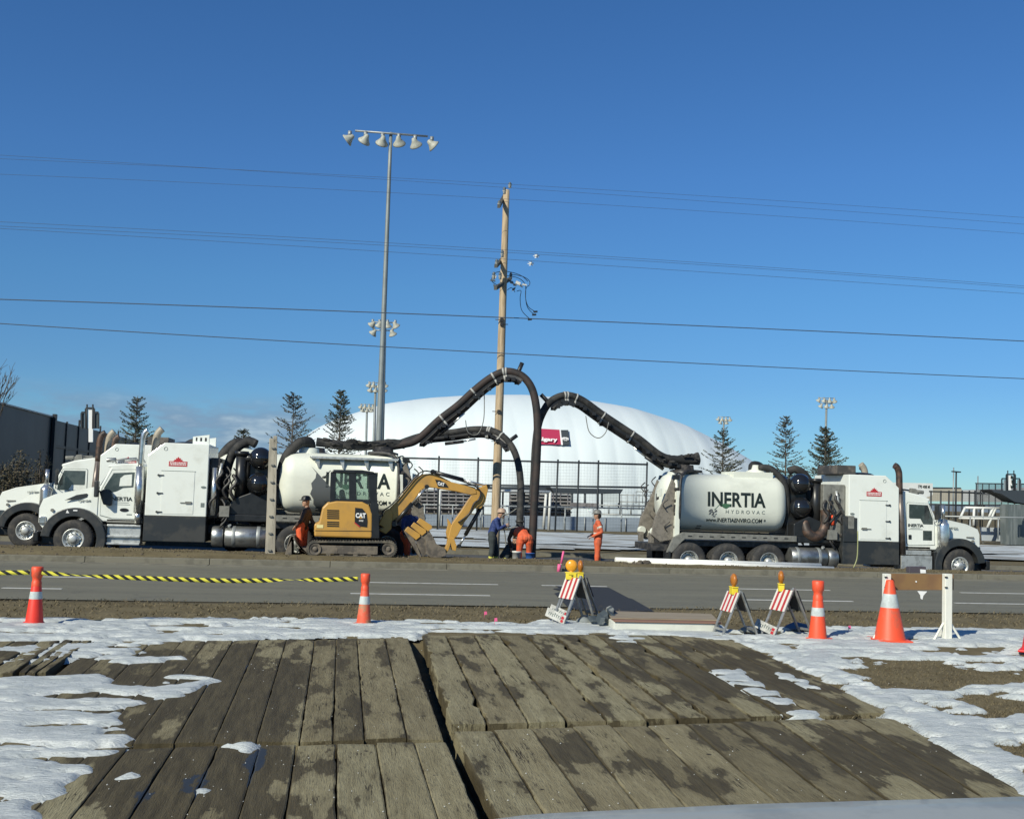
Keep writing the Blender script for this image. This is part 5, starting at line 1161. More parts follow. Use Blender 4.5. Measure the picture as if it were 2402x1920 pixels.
blockY('roof',[(2338,1148),(2560,1152),(2560,1196),(2420,1181),(2394,1177),(2362,1158),(2345,1154)],Y-.6,1.3,roofm,r_,org=r_.location)
Y=69; r_=bld('mesh_fence',Y,(2340,1195),'high black mesh fence below the number three tower','fence')
m=MB()
for x in list(range(2290,2480,15)): a=atY(x,1133,Y)-r_.location; b_=atY(x-1,1250,Y)-r_.location; m.cyl(a,b_,.04,n=6)
for y in (1133,1158,1183): a=atY(2288,y,Y)-r_.location; b_=atY(2480,y+3,Y)-r_.location; m.cyl(a,b_,.04,n=6)
m.build('post_frame',fb,r_)
m=MB(); 
for k in range(120): x=2290+k*1.6; a=atY(x,1133,Y+.05)-r_.location; b_=atY(x,1190,Y+.05)-r_.location; m.cyl(a,b_,.005,n=3)
for k in range(36): y=1133+k*1.6; a=atY(2290,y,Y+.05)-r_.location; b_=atY(2480,y+3,Y+.05)-r_.location; m.cyl(a,b_,.009,n=3)
m.build('wire_mesh',fb,r_)
def tower(name,Y,cx,yt,yb,w,lab,digit,panel):
    r_=bld(name,Y,(cx,yb+60),lab,'sign tower'); O=r_.location
    segs=[(-w*.5,yt+2,-w*.5,yb),(w*.5,yt+2,w*.5,yb),(-w,yt+12,-w,yb),(w,yt+12,w,yb)]
    m=MB()
    for x0,y0,x1,y1 in segs: m.obox((atY(cx+x0,y0,Y)+atY(cx+x1,y1,Y))/2-O,(.035,0,0),(0,.03,0),(atY(cx+x1,y1,Y)-atY(cx+x0,y0,Y))/2)
    for x in (-w*.34,w*.34): a=atY(cx+x,yt-8,Y)-O; b_=atY(cx+x,yb,Y)-O; m.cyl(a,b_,.035,n=8)
    for x0,x1,y in ((-w,-w*.5,yt+11),(-w*.5,w*.5,yt+1),(w*.5,w,yt+11)): m.obox((atY(cx+x0,y,Y)+atY(cx+x1,y,Y))/2-O,(atY(cx+x1,y,Y)-atY(cx+x0,y,Y))/2,(0,.03,0),(0,0,.04))
    0 and m.obox((atY(cx,yt+20,Y+.6)+atY(cx,yb+50,Y+.6))/2-O,(.10,0,0),(0,.1,0),(atY(cx,yb+50,Y+.6)-atY(cx,yt+20,Y+.6))/2)
    m.build('tower_frame',fb,r_)
    pn=blockY('white_panel',[(cx-w*.24,yt+3),(cx+w*.26,yt+3),(cx+w*.26,panel),(cx-w*.24,panel)],Y-.12,.1,catw,r_,org=O)
    m=MB(); 
    for x0 in (-w*.98,w*.55): m.prism([((atY(cx+x,y,Y+.2)-O).x,(atY(cx+x,y,Y+.2)-O).z) for x,y in ((x0,yt+14),(x0+w*.43,yt+14),(x0+w*.43,yb),(x0,yb))],.03,.05)
    m.build('mesh_panel',pm('mesh_grey',(.22,.27,.29),.6) if digit else pm('mesh_dark',(.07,.09,.09),.6),r_)
    if digit: p=atY(cx,(yt+panel)/2+2,Y)-O; text('numeral',digit,1.05,ltr,pn,tm(p.x,-.14,p.z),bold=.035,width=.21)
    return r_
tower('number_tower',63,2371,1111,1150,21,'stepped black sign tower with white panel numbered 3, right edge','3',1149)
# far right background
Y=92; r_=bld('site_trailer',Y,(2150,1220),'white trailer with a phone number behind the right truck cab','trailer')
tb=blockY('trailer_body',[(2050,1130),(2188,1133),(2188,1160),(2050,1215)],Y,3,pm('trailer_white',(.72,.74,.72),.5,var=.08,vs=.5),r_,org=r_.location)
p=atY(2167,1141.5,Y)-r_.location; text('phone_lettering','770 408 M',.36,ltr,tb,tm(p.x,-.02,p.z),bold=.01,width=1.12)
Y=260; r_=bld('warehouse',Y,(2220,1180),'low beige warehouse on the right horizon beyond the trailer','building'); blockY('wall',[(2180,1145),(2256,1145),(2256,1175),(2180,1175)],Y,20,pm('beige_wall',(.40,.37,.30),.8),r_,org=r_.location); blockY('roof',[(2178,1142),(2257,1143),(2257,1146),(2178,1146)],Y-.5,21,roofm,r_,org=r_.location)
Y=420; r_=bld('warehouse',Y,(2330,1180),'long pale factory hall on the horizon behind the mesh fence','building'); blockY('wall',[(2256,1150),(2410,1146),(2500,1140),(2500,1178),(2256,1176)],Y,20,pm('pale_wall',(.46,.47,.46),.8,var=.3,vs=.05),r_,org=r_.location)
Y=300; r_=bld('brick_building',Y,(2240,1195),'brown building band behind the dark fence posts, right of the truck cab','building'); blockY('wall',[(2185,1160),(2370,1162),(2370,1205),(2185,1205)],Y-60,20,pm('brown_wall',(.13,.09,.08),.8,col2=(.30,.26,.23),vs=.3,thr=(.5,.55),stretch=(1,1,4)),r_,org=r_.location)
segs=[(2180,1152,2310,1156),(2180,1182,2310,1186)]+[(x,1150,x-1,1236) for x in (2184,2207,2226,2257,2274,2287,2300)]
frame('dark_fence',76,segs,.06,fb,'black post fence between the right truck nose and the high mesh fence','fence',(2240,1240),mesh=(2184,2300,1156,1236,5))
for px,py,Y,lab,hd in ((2243,1106,110,'slim black lamp post with a flat twin head near the brown building',1),(2237,1096,160,'thin grey pole just left of the black lamp post',0),(2294,1116,150,'thin grey pole above the high mesh fence',0)):
    b0=atY(px-2,1205,Y); t0=atY(px,py,Y); r_=empty('lamp_post' if hd else 'thin_pole',(b0.x,Y,gf(b0.x)),0,lab,'lamp post' if hd else 'pole'); m=MB(); m.cyl((0,0,0),t0-r_.location,.12,.08,n=8); m.build('post',fb if hd else fg,r_)
    if hd: m=MB(); q=t0-r_.location; m.obox(q,(.45,0,-.02),(0,.2,0),(0,0,.06)); m.build('lamp_head',fb,r_)
# hills / skyline strip on the horizon
m=MB(); hp=[(-900,1)]; rn=random.Random(12)
for k in range(61): hp.append((-1500+k*50,6+5*noise.noise(Vector((k*.21,0,0)))))
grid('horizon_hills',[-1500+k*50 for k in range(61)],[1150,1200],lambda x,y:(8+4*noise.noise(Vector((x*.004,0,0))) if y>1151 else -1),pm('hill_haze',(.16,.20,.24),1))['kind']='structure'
# ============================================================ LEFT DARK BUILDING
dw=pm('dark_cladding',(.030,.038,.040),.6,col2=(.045,.052,.052),vs=.4,coords='World')
def atX(px,py,X): d=ray(px,py); return CO+d*(X/d.x)
LX=-21.0
r_=empty('dark_building',(LX,60,gf(-20)),0,'long dark-clad hall at the left edge with a sloping roofline','building'); O=r_.location
q0,q1,q2=atX(0,948,LX),atX(124,978,LX),atX(124,984,LX); zt=(q0.z+q1.z)/2; ymid=q1.y
m=MB(); m.box(-14,0,20-60,ymid-60,-.3,zt-O.z); m.box(-14,.06,ymid-60,190-60,-.3,q2.z-O.z); m.build('wall',dw,r_)
m=MB(); m.box(-14,.12,20-60,ymid-60,zt-O.z,zt-O.z+.10); m.build('roof_trim',pm('roof_trim',(.34,.34,.32),.5),r_)
m=MB()
y=ymid
m.box(.06,.30,ymid-60-.4,ymid-60+.1,-.3,zt-O.z+.25)
for k in range(16):
    y=ymid+4+k*4.2; m.box(.05,.16,y-60,y-60+.22,-.2,q2.z-O.z+(.5 if k%2 else .1))
for zz in (2.2,4.6): m.box(.05,.14,ymid-60,190-60,zz,zz+.22)
for k in range(7): y=24+k*5.0; m.box(.0,.08,y-60,y-60+.15,-.3,2.4)
m.box(.0,.08,20-60,ymid-60,2.3,2.5)
m.build('wall_rib',pm('rib_black',(.012,.014,.016),.6),r_)
tower('sign_tower',50,211,956,1005,20,'stepped black sign tower with a blank white strip beside the dark hall','',1036)
# ============================================================ TREES
needle=pm('spruce_needles',(.045,.062,.040),.9,col2=(.085,.10,.065),vs=3,thr=(.4,.6)); needle2=pm('spruce_dry',(.10,.085,.06),.9,col2=(.055,.06,.045),vs=3,thr=(.4,.6)); bark=pm('bark',(.10,.08,.06),.9)
def spruce(px,ytip,Y,wpx,seed,label,dens=.8,mt=None,ybase=1235,bare=0.0):
    rn=random.Random(seed); tip=atY(px,ytip,Y); bz=gf(tip.x); h=tip.z-bz; Rr=wpx*1.1/FL*Y
    root=empty('spruce_tree',(tip.x,Y,bz),0,label,'spruce tree','young spruces along the field')
    m=MB(); m.tube([(0,0,h*k/8) for k in range(9)],[max(.012,.10*h/7*(1-k/8.3)) for k in range(9)],8); 
    f=MB(); z=h*.12
    while z<h*.985:
        tt=z/h; rad=Rr*(1-tt)**.66; nb=int(rn.randint(5,10)*dens)
        for b_ in range(nb):
            if rn.random()<bare: continue
            a=rn.uniform(0,6.283); L_=rad*rn.uniform(.5,1.15)+.10; rise=rn.uniform(.15,.60)*L_*(.6+tt)
            p0=Vector((0,0,z+rn.uniform(-.08,.08))); d_=Vector((math.cos(a),math.sin(a),0)); p1=p0+d_*L_+Vector((0,0,rise-L_*.12)); pm_=p0.lerp(p1,.5)-Vector((0,0,L_*.08))
            m.tube([p0,pm_,p1],[.018,.012,.005],3,cap=False)
            n=int(7+L_*26)
            for k in range(n):
                q=rn.uniform(.12,1.0); c=p0.lerp(pm_,q*2) if q<.5 else pm_.lerp(p1,q*2-1)
                sd_=rn.choice((-1,1))*rn.uniform(.0,.20)*(1.15-q)*min(1,L_); c=c+Vector((-d_.y,d_.x,0))*sd_
                l=rn.uniform(.05,.13); w=rn.uniform(.015,.038); dr=(d_*rn.uniform(.3,1)+Vector((-d_.y,d_.x,0))*rn.uniform(-.8,.8)+Vector((0,0,rn.uniform(-.35,.6)))).normalized()
                sv=dr.cross(Vector((rn.uniform(-1,1),rn.uniform(-1,1),rn.uniform(-1,1)))).normalized()*w
                f.add([c-sv,c+dr*l*.5+sv*1.2,c+dr*l,c+dr*l*.5-sv*1.2],[(0,1,2,3)],0 if rn.random()<.75 else 1)
        z+=rn.uniform(.13,.20)*(1.25-tt*.5)*h/8
    m.build('trunk',bark,root); f.build('crown',mt or [needle,needle2],root); return root
spruce(323,928,66,70,1,'lone dark spruce rising above the boxes of the left trucks',1.0,bare=.25)
spruce(690,920,60,92,2,'shaggy twin-topped spruce behind the beige vertical rails',.8,[needle2,needle],bare=.45)
spruce(571,1006,60,60,3,'small spruce top peeking over the black pipes of the left truck',.8,bare=.3)
spruce(801,915,64,66,4,'neat dark spruce in front of the left dome shoulder',1.1,bare=.1)
spruce(1696,1006,60,88,5,'spruce directly behind the cream tank of the right truck, at the dome end',.8,[needle,needle2],bare=.3)
spruce(1844,974,66,72,6,'grey-green spruce, left one of the pair above the black spheres',.9,[needle2,needle],bare=.35)
spruce(1938,1002,58,88,7,'full dark spruce, right one of the pair above the black spheres',1.15,bare=.05)
bushm=pm('dry_leaf',(.13,.10,.05),.9,col2=(.07,.065,.035),vs=2,thr=(.4,.6)); 
def bush(px,ytop,Y,wpx,seed,label,mts,n=2600,name='brown_bush',cat_='bush'):
    rn=random.Random(seed); tip=atY(px,ytop,Y); bz=gf(tip.x); h=tip.z-bz; Rr=wpx/2/FL*Y; root=empty(name,(tip.x,Y,bz),0,label,cat_); m=MB(); f=MB(); ends=[]
    for k in range(34):
        a=rn.uniform(0,6.283); t_=rn.uniform(.2,1)**.6; e=Vector((math.cos(a)*Rr*t_*.8,math.sin(a)*Rr*t_*.8,h*rn.uniform(.55,1.0)*(1.05-.4*t_))); mid=e*.5+Vector((rn.uniform(-.1,.1)*Rr,0,h*.05)); m.tube([(0,0,0),mid,e],[.05,.025,.006],4,cap=False); ends.append((mid,e))
    for k in range(n):
        a,b_=rn.choice(ends); c=a.lerp(b_,rn.uniform(-.4,1.0))+Vector((rn.gauss(0,.16),rn.gauss(0,.16),rn.gauss(0,.14)))*Rr*.6
        if c.z<.1: continue
        v=Vector((rn.uniform(-1,1),rn.uniform(-1,1),rn.uniform(-1,1))).normalized(); u=v.orthogonal().normalized(); s_=rn.uniform(.04,.10)
        f.add([c-u*s_*.4,c+v*s_,c+u*s_*.4],[(0,1,2)],rn.choice((0,1)))
    m.build('trunk',bark,root); f.build('crown',mts,root)
bush(30,1010,42,130,1,'dry olive-brown bush at the left edge in front of the dark hall',[bushm,needle2],5200)
bush(105,1005,46,50,2,'narrow yellowish shrub beside the corner of the dark hall',[bushm,needle2],1200)
def baretree(px,py,Y,seed,label):
    rn=random.Random(seed); tip=atY(px,py,Y); bz=gf(tip.x); h=tip.z-bz; root=empty('bare_tree',(tip.x,Y,bz),0,label,'tree'); m=MB(); tr=MB(); tr.tube([(0,0,0),(-.1,0,h*.4),(0,0,h*.62)],[.14,.09,.06],8)
    def br(p,d_,l,r,dep):
        e=p+d_*l; mid=p.lerp(e,.5)+Vector((rn.uniform(-.06,.06),rn.uniform(-.06,.06),0))*l; m.tube([p,mid,e],[r,r*.8,r*.6],4,cap=False)
        if dep>0:
            for k in range(3): br(p.lerp(e,rn.uniform(.45,1)),(d_+Vector((rn.uniform(-.6,.6),rn.uniform(-.6,.6),rn.uniform(-.05,.5)))).normalized(),l*rn.uniform(.5,.75),r*.6,dep-1)
    for k in range(7): br(Vector((0,0,h*rn.uniform(.45,.62))),Vector((rn.uniform(-.4,.5),rn.uniform(-.4,.4),1)).normalized(),h*.2,.035,3)
    tr.build('trunk',bark,root); m.build('crown',bark,root)
baretree(-14,832,44,4,'leafless thin tree whose twigs reach in at the left edge')
# ============================================================ PEOPLE
skin=pm('skin',(.42,.25,.17),.6)
def person(loc,Jt,cols,label,hat=None,rz=0,sc=1.0,hatm=None,hair=None):
    """Jt: joints in metres (x right, y away, z up). cols: material for legs, torso, arms, boots, band"""
    J={k:Vector(v) for k,v in Jt.items()}; m=MB(); segs=[]
    def limb(a,b_,r0,r1,mi,n=10):
        A_,B_=(J[a] if isinstance(a,str) else a),(J[b_] if isinstance(b_,str) else b_)
        m.tube([A_,A_.lerp(B_,.3),A_.lerp(B_,.6),B_],[r0,(r0*1.08),(r0+r1)/2,r1],n); m.sph(A_,r0,8); m.sph(B_,r1,8); segs.append((A_,B_,mi,(r0+r1)/2))
    pel,che,nek,hd=J['pelvis'],J['chest'],J['neck'],J['head']
    ax=(J['shr']-J['shl']).normalized()
    for k in range(7):
        t_=k/6; c=pel.lerp(che,t_); w=[.165,.165,.155,.16,.175,.19,.175][k]; dpt=[.125,.12,.115,.12,.13,.13,.115][k]
        for o in (-.5,0,.5): m.sph(c+ax*w*o*1.0,dpt*(1 if o==0 else .88),10)
    m.tube([pel,che],[.135,.14],10); segs.append((pel,che,1,.14))
    m.tube([che,nek],[.12,.06],8); m.tube([nek,hd],[.055,.055],8); segs.append((nek,hd,0,.05))
    m.sph(hd,.098,14,sz=1.22); f=(J['face']-hd).normalized(); m.sph(hd+f*.085+Vector((0,0,-.02)),.026,8); m.sph(hd+f*.045+Vector((0,0,-.085)),.05,8)
    for s_ in (-1,1): e=f.cross(Vector((0,0,1))).normalized()*s_; m.sph(hd+e*.098,.022,8)
    segs.append((hd+Vector((0,0,-.06)),hd+Vector((0,0,.1)),0,.09))
    for s_,q in (('l','l'),('r','r')):
        sh,el,ha=J['sh'+s_],J['el'+s_],J['ha'+s_]
        m.sph(sh,.075,8); limb(che.lerp(sh,.5),sh,.09,.075,2); limb(sh,el,.066,.052,2); limb(el,ha,.050,.038,2)
        hp,kn,an=J['hip'+s_],J['kn'+s_],J['an'+s_]
        limb(pel.lerp(hp,.6),hp,.12,.115,1 if False else 3); limb(hp,kn,.112,.080,3); limb(kn,an,.078,.062,3)
        td=J.get('toe'+s_,an+f*.17+Vector((0,0,-.07))); m.tube([an+Vector((0,0,-.02)),an.lerp(td,.4)+Vector((0,0,-.01)),td],[.052,.052,.038],8); m.sph(an+Vector((0,0,-.03)),.055,8); segs.append((an+Vector((0,0,-.06)),td,4,.05))
        d_=(ha-el).normalized(); palm=ha+d_*.045; m.tube([ha,palm,ha+d_*.095],[.034,.040,.036],8,flat=.55); segs.append((ha+d_*.02,ha+d_*.2,0,.04))
        cr=d_.cross(Vector((0,0,1)) if abs(d_.z)<.8 else Vector((1,0,0))).normalized(); nn_=d_.cross(cr)
        for k,(o,l) in enumerate(((-.028,.070),(-.010,.082),(.009,.078),(.027,.060))):
            b0=ha+d_*.085+cr*o; b1=b0+d_*l*.5+nn_*.010; b2=b1+d_*l*.3+nn_*.03; m.tube([b0,b1,b2],[.012,.0115,.009],6)
        b0=ha+d_*.03+cr*.034; m.tube([b0,b0+cr*.028+d_*.03,b0+cr*.03+d_*.06+nn_*.015],[.013,.012,.010],6)
    o=m.build('person',skin); rm=o.modifiers.new('r','REMESH'); rm.mode='VOXEL'; rm.voxel_size=.0125; sm_=o.modifiers.new('s','SMOOTH'); sm_.iterations=3; sm_.factor=.5
    dg=bpy.context.evaluated_depsgraph_get(); me=bpy.data.meshes.new_from_object(o.evaluated_get(dg)); old=o.data; o.modifiers.clear(); o.data=me; bpy.data.meshes.remove(old)
    me.materials.clear(); mats=[skin,cols['torso'],cols.get('arms',cols['torso']),cols['legs'],cols['boots'],cols.get('band',cols['legs'])]
    for q in mats: me.materials.append(q)
    V=np.empty(len(me.vertices)*3); me.vertices.foreach_get('co',V); V=V.reshape(-1,3)
    fc=np.array([V[list(p.vertices)].mean(0) for p in me.polygons]); best=np.full(len(fc),9e9); mi=np.zeros(len(fc),int)
    for A_,B_,k,r_ in segs:
        a=np.array(A_);b_=np.array(B_);ab=b_-a; t_=np.clip(((fc-a)@ab)/max(1e-9,(ab@ab)),0,1); d_=np.linalg.norm(fc-(a+t_[:,None]*ab),axis=1)/max(.03,r_)
        w=d_<best; best[w]=d_[w]; mi[w]=k
    if 'band' in cols:
        for s_ in 'lr':
            a=np.array(J['kn'+s_].lerp(J['an'+s_],.62)); n_=np.array((J['an'+s_]-J['kn'+s_]).normalized()); w=(np.abs((fc-a)@n_)<.045)&(np.linalg.norm(fc-a,axis=1)<.13); mi[w]=5
    if 'wband' in cols:
        me.materials.append(cols['wband'])
        for s_ in 'lr':
            a=np.array(J['sh'+s_].lerp(J['el'+s_],.45)); n_=np.array((J['el'+s_]-J['sh'+s_]).normalized()); w=(np.abs((fc-a)@n_)<.028)&(np.linalg.norm(fc-a,axis=1)<.10); mi[w]=6
        a=np.array(pel.lerp(che,.35)); n_=np.array((che-pel).normalized()); w=(np.abs((fc-a)@n_)<.025)&(mi==1); mi[w]=6
    me.polygons.foreach_set('material_index',mi); me.polygons.foreach_set('use_smooth',[True]*len(me.polygons))
    o.location=loc; o.rotation_euler=(0,0,rz); o.scale=(sc*1.08,sc*1.08,sc); tag(o,label,'person')
    if hat:
        h=MB(); c=hd+Vector((0,0,.055)); h.lathe([(.15,-.005),(.152,.0),(.125,.012),(.122,.05),(.105,.09),(.07,.118),(.001,.128)],c,'z',20); h.obox(c+f*.13,(f*.04),(f.cross(Vector((0,0,1)))*.07),(0,0,.005)); h.build('hard_hat',hatm,o)
    if hair: h=MB(); h.sph(hd-f*.03+Vector((0,0,-.02)),.095,12,sz=1.05); h.build('hair',hair,o)
    return o
org=pm('coverall_orange',(.66,.12,.045),.8,col2=(.42,.10,.05),vs=4,bump=.8,bs=9); orgp=pm('trouser_orange',(.76,.12,.04),.8,col2=(.50,.11,.05),vs=4,bump=.8,bs=9); brn=pm('jacket_brown',(.075,.05,.04),.85,var=.3,vs=6); navy=pm('shirt_blue',(.03,.055,.19),.8,var=.3,vs=5,bump=.8,bs=9); dkj=pm('trouser_dark',(.035,.045,.05),.85,var=.2,vs=6); blk=pm('boot_black',(.02,.02,.02),.7); hv=pm('hi_vis_band',(.62,.62,.12),.5); hvw=pm('silver_band',(.62,.60,.52),.5); hatg=pm('hat_grey',(.16,.16,.15),.5); hatb=pm('hat_black',(.03,.028,.026),.5); hairm=pm('hair_dark',(.015,.012,.01),.8)
def at_(px,py,Y,dz=0): p=atY(px,py,Y); return Vector((p.x,Y,gf(p.x)+dz))
ST=dict(pelvis=(0,0,.95),chest=(0,0,1.36),neck=(0,0,1.5),head=(0,0,1.66),face=(-1,0,1.66),shl=(0,-.20,1.42),shr=(0,.20,1.42),ell=(0,-.27,1.12),elr=(0,.27,1.12),hal=(-.02,-.25,.86),har=(-.02,.25,.86),hipl=(0,-.10,.92),hipr=(0,.10,.92),knl=(-.01,-.11,.50),knr=(-.01,.11,.50),anl=(0,-.12,.09),anr=(0,.12,.09))
def pose(**k): d=dict(ST); d.update(k); return d
person(at_(1402,1300,34.3,.0),pose(ell=(.10,-.26,1.14),hal=(-.16,-.20,1.0),elr=(.06,.26,1.14),har=(-.2,.16,1.02),head=(-.04,0,1.66),face=(-1,-.1,1.60),chest=(-.01,0,1.36),neck=(-.02,0,1.5),anl=(-.03,-.1,.09),anr=(.04,.12,.09)),dict(torso=org,arms=org,legs=org,boots=orgp,wband=hvw),'person in full orange coveralls and grey hard hat standing alone facing left',hat=1,hatm=hatg,hair=hairm,rz=R(-12))
person(at_(1158,1300,33.9,.0),pose(pelvis=(-.06,0,.98),chest=(.06,0,1.36),neck=(.12,0,1.48),head=(.19,0,1.60),face=(1,0,1.45),shl=(.04,-.20,1.40),shr=(.08,.18,1.40),ell=(.12,-.22,1.14),hal=(.30,-.12,1.26),elr=(.18,.2,1.16),har=(.34,.08,1.22),hipl=(-.06,-.1,.94),hipr=(-.06,.1,.94),knl=(-.05,-.12,.52),knr=(.06,.12,.52),anl=(-.10,-.12,.09),anr=(.06,.14,.09)),dict(torso=navy,arms=navy,legs=dkj,boots=blk,band=hv),'person in blue shirt and dark trousers holding a hose wand beside the wooden pole',hat=1,hatm=pm('hat_tan',(.42,.30,.22),.5),rz=R(-8))
person(at_(1194,1300,33.2,.02),pose(pelvis=(-.12,0,.34),chest=(.06,-.06,.66),neck=(.12,-.08,.76),head=(.16,-.12,.86),face=(.4,-.9,.55),shl=(-.02,-.22,.68),shr=(.2,.06,.70),ell=(.04,-.34,.46),hal=(.16,-.36,.24),elr=(.28,-.04,.44),har=(.24,-.22,.22),hipl=(-.14,-.12,.34),hipr=(-.06,.12,.34),knl=(-.06,-.36,.52),knr=(.22,.0,.50),anl=(-.16,-.30,.09),anr=(.10,.10,.09)),dict(torso=brn,arms=dkj,legs=dkj,boots=blk,band=hv),'person in dark clothes crouching over the hole with head down',hat=1,hatm=hatg)
person(at_(1229,1310,31.95,.10),pose(pelvis=(0,-.10,.86),chest=(-.10,.30,1.06),neck=(-.14,.44,1.04),head=(-.16,.56,1.0),face=(-.3,.9,.7),shl=(-.28,.28,1.06),shr=(.10,.30,1.08),ell=(-.36,.42,.80),hal=(-.28,.52,.56),elr=(.14,.48,.82),har=(.02,.58,.60),hipl=(-.11,-.08,.86),hipr=(.11,-.08,.86),knl=(-.14,-.02,.46),knr=(.14,.02,.46),anl=(-.15,-.06,.09),anr=(.15,-.02,.09)),dict(torso=orgp,arms=brn,legs=orgp,boots=blk),'person bent over with bright orange back turned, next to the vertical hoses',hat=1,hatm=hatg)
person(at_(707,1295,31.55,.26),pose(pelvis=(.0,0,.88),chest=(.10,-.02,1.24),neck=(.10,-.02,1.38),head=(.06,-.02,1.52),face=(-1,-.2,1.45),shl=(.06,-.20,1.28),shr=(.12,.18,1.28),ell=(-.02,-.28,1.02),hal=(-.16,-.22,.86),elr=(.22,.12,1.02),har=(.34,-.02,.80),hipl=(-.06,-.1,.86),hipr=(.02,.1,.86),knl=(-.05,-.12,.48),knr=(.06,.12,.48),anl=(.02,-.12,.09),anr=(.04,.12,.09)),dict(torso=brn,arms=brn,legs=orgp,boots=brn),'person in brown jacket and orange overalls at the rear of the yellow excavator',hat=1,hatm=hatb)
person(at_(955,1295,31.9,.12),pose(pelvis=(-.02,0,.88),chest=(.04,-.02,1.26),neck=(.04,-.02,1.40),head=(-.02,-.04,1.55),face=(-.5,-.8,1.4),shl=(-.12,-.10,1.30),shr=(.20,.08,1.30),ell=(-.16,-.22,1.05),hal=(-.10,-.30,.84),elr=(.26,.0,1.04),har=(.20,-.16,.86),hipl=(-.1,0,.86),hipr=(.08,.0,.86)),dict(torso=navy,arms=navy,legs=orgp,boots=blk),'person in blue shirt and orange trousers half hidden behind the excavator arm',hat=1,hatm=hatg)
# wand held by the blue worker
o=at_(1158,1300,33.9); m=MB(); P_=[atY(x,y,33.75) for x,y in ((1212,1192),(1196,1203),(1180,1208),(1178,1222),(1184,1250),(1187,1280),(1188,1300))]; c=P_[2]; m.tube([p-c for p in smoothpath(P_,5)],.018,6); w=m.build('water_wand',greym); w.location=c; tag(w,'thin grey water wand with trailing hose held by the blue-shirted worker','water wand')
# bucket-like white pail and blue pail at the hole
def cyl_obj(name,p,r,h,mt,label,catg,tilt=0):
    m=MB(); m.lathe([(r*.8,0),(r*.86,.02),(r*.98,h*.9),(r,h*.9),(r*1.02,h),(r*.94,h),(r*.8,.03),(.001,.03)],(0,0,0),'z',20); o=m.build(name,mt); o.location=p; o.rotation_euler=(tilt,0,0); return tag(o,label,catg)
p=at_(1212,1305,31.9,.08); cyl_obj('white_pail',p,.14,.50,pm('pail_white',(.6,.6,.56),.5),'white plastic pail beside the bent-over worker','pail')
p=atY(1243,1308,31.6); cyl_obj('blue_pail',(p.x,31.6,medz(p.x,31.2)-.02),.14,.16,pm('pail_blue',(.03,.10,.30),.4),'small blue pail at the foot of the vertical hoses','pail')
# guide rails standing on the median
ry=30.4; b0=atY(628,1300,ry); r_=empty('steel_rail_post',(b0.x,ry,.2),0,'pair of tall beige channel rails standing upright in front of the left truck','steel rails'); rm_=pm('rail_beige',(.42,.38,.30),.6,var=.3,vs=2,stretch=(3,3,.4)); m=MB(); 
def A3(px,py,Y,O): return atY(px,py,Y)-O
for (xb,xt,w,yt) in ((631,641,.10,1028),(641,646,.05,1022)):
    a=A3(xb,1302,ry,r_.location); b_=A3(xt,yt,ry,r_.location); mid=(a+b_)/2; hv_=(b_-a)/2; m.obox(mid,(w,0,0),(0,.06,0),hv_)
m.build('channel_rail',rm_,r_,bevel=.01)
m=MB()
for k in range(7): q=A3(636.5+ .01*k,1290-k*40,ry-.08,r_.location); q=A3(632+ (1290-(1290-k*40))*.036,1290-k*40,ry-.08,r_.location); m.obox(q,(.045,0,0),(0,.03,0),(0,0,.02))
m.build('rail_clip',greym,r_)
# ============================================================ WHITE PIPES ON THE MEDIAN
pw=pm('pipe_white',(.78,.78,.74),.4,var=.1,vs=2)
for k,(a,b_,yy,rr) in enumerate((((1443,1312),(1925,1326),30.9,.07),((1500,1318),(1955,1334),30.6,.075),((1470,1315),(1900,1330),30.75,.07))):
    p,q=atY(*a,yy),atY(*b_,yy); c=(p+q)/2; zc=medz(c.x,yy)+rr*.7+(.0 if k else .05); c=Vector((c.x,yy,c.z)); m=MB(); m.tube([p-c,q-c],rr,16); o=m.build('white_pipe',pw); o.location=c
    tag(o,['longest white plastic pipe, farthest back in the bundle on the median','thick white plastic pipe in front, reaching furthest right','middle white plastic pipe of the bundle on the median'][k],'pipe','white pipes lying on the median')
q=atY(1508,1322,30.45); m=MB(); rn=random.Random(3)
for k in range(14): m.obox((rn.uniform(-.25,.25),rn.uniform(-.05,.1),rn.uniform(0,.05)),(rn.uniform(.02,.07),0,rn.uniform(-.02,.02)),(0,.05,0),(0,0,rn.uniform(.02,.05)))
o=m.build('dirt_rubble',dirtm); o.location=(q.x,30.45,medz(q.x,30.45)); tag(o,'little heap of muddy rubble against the left end of the white pipes','rubble')
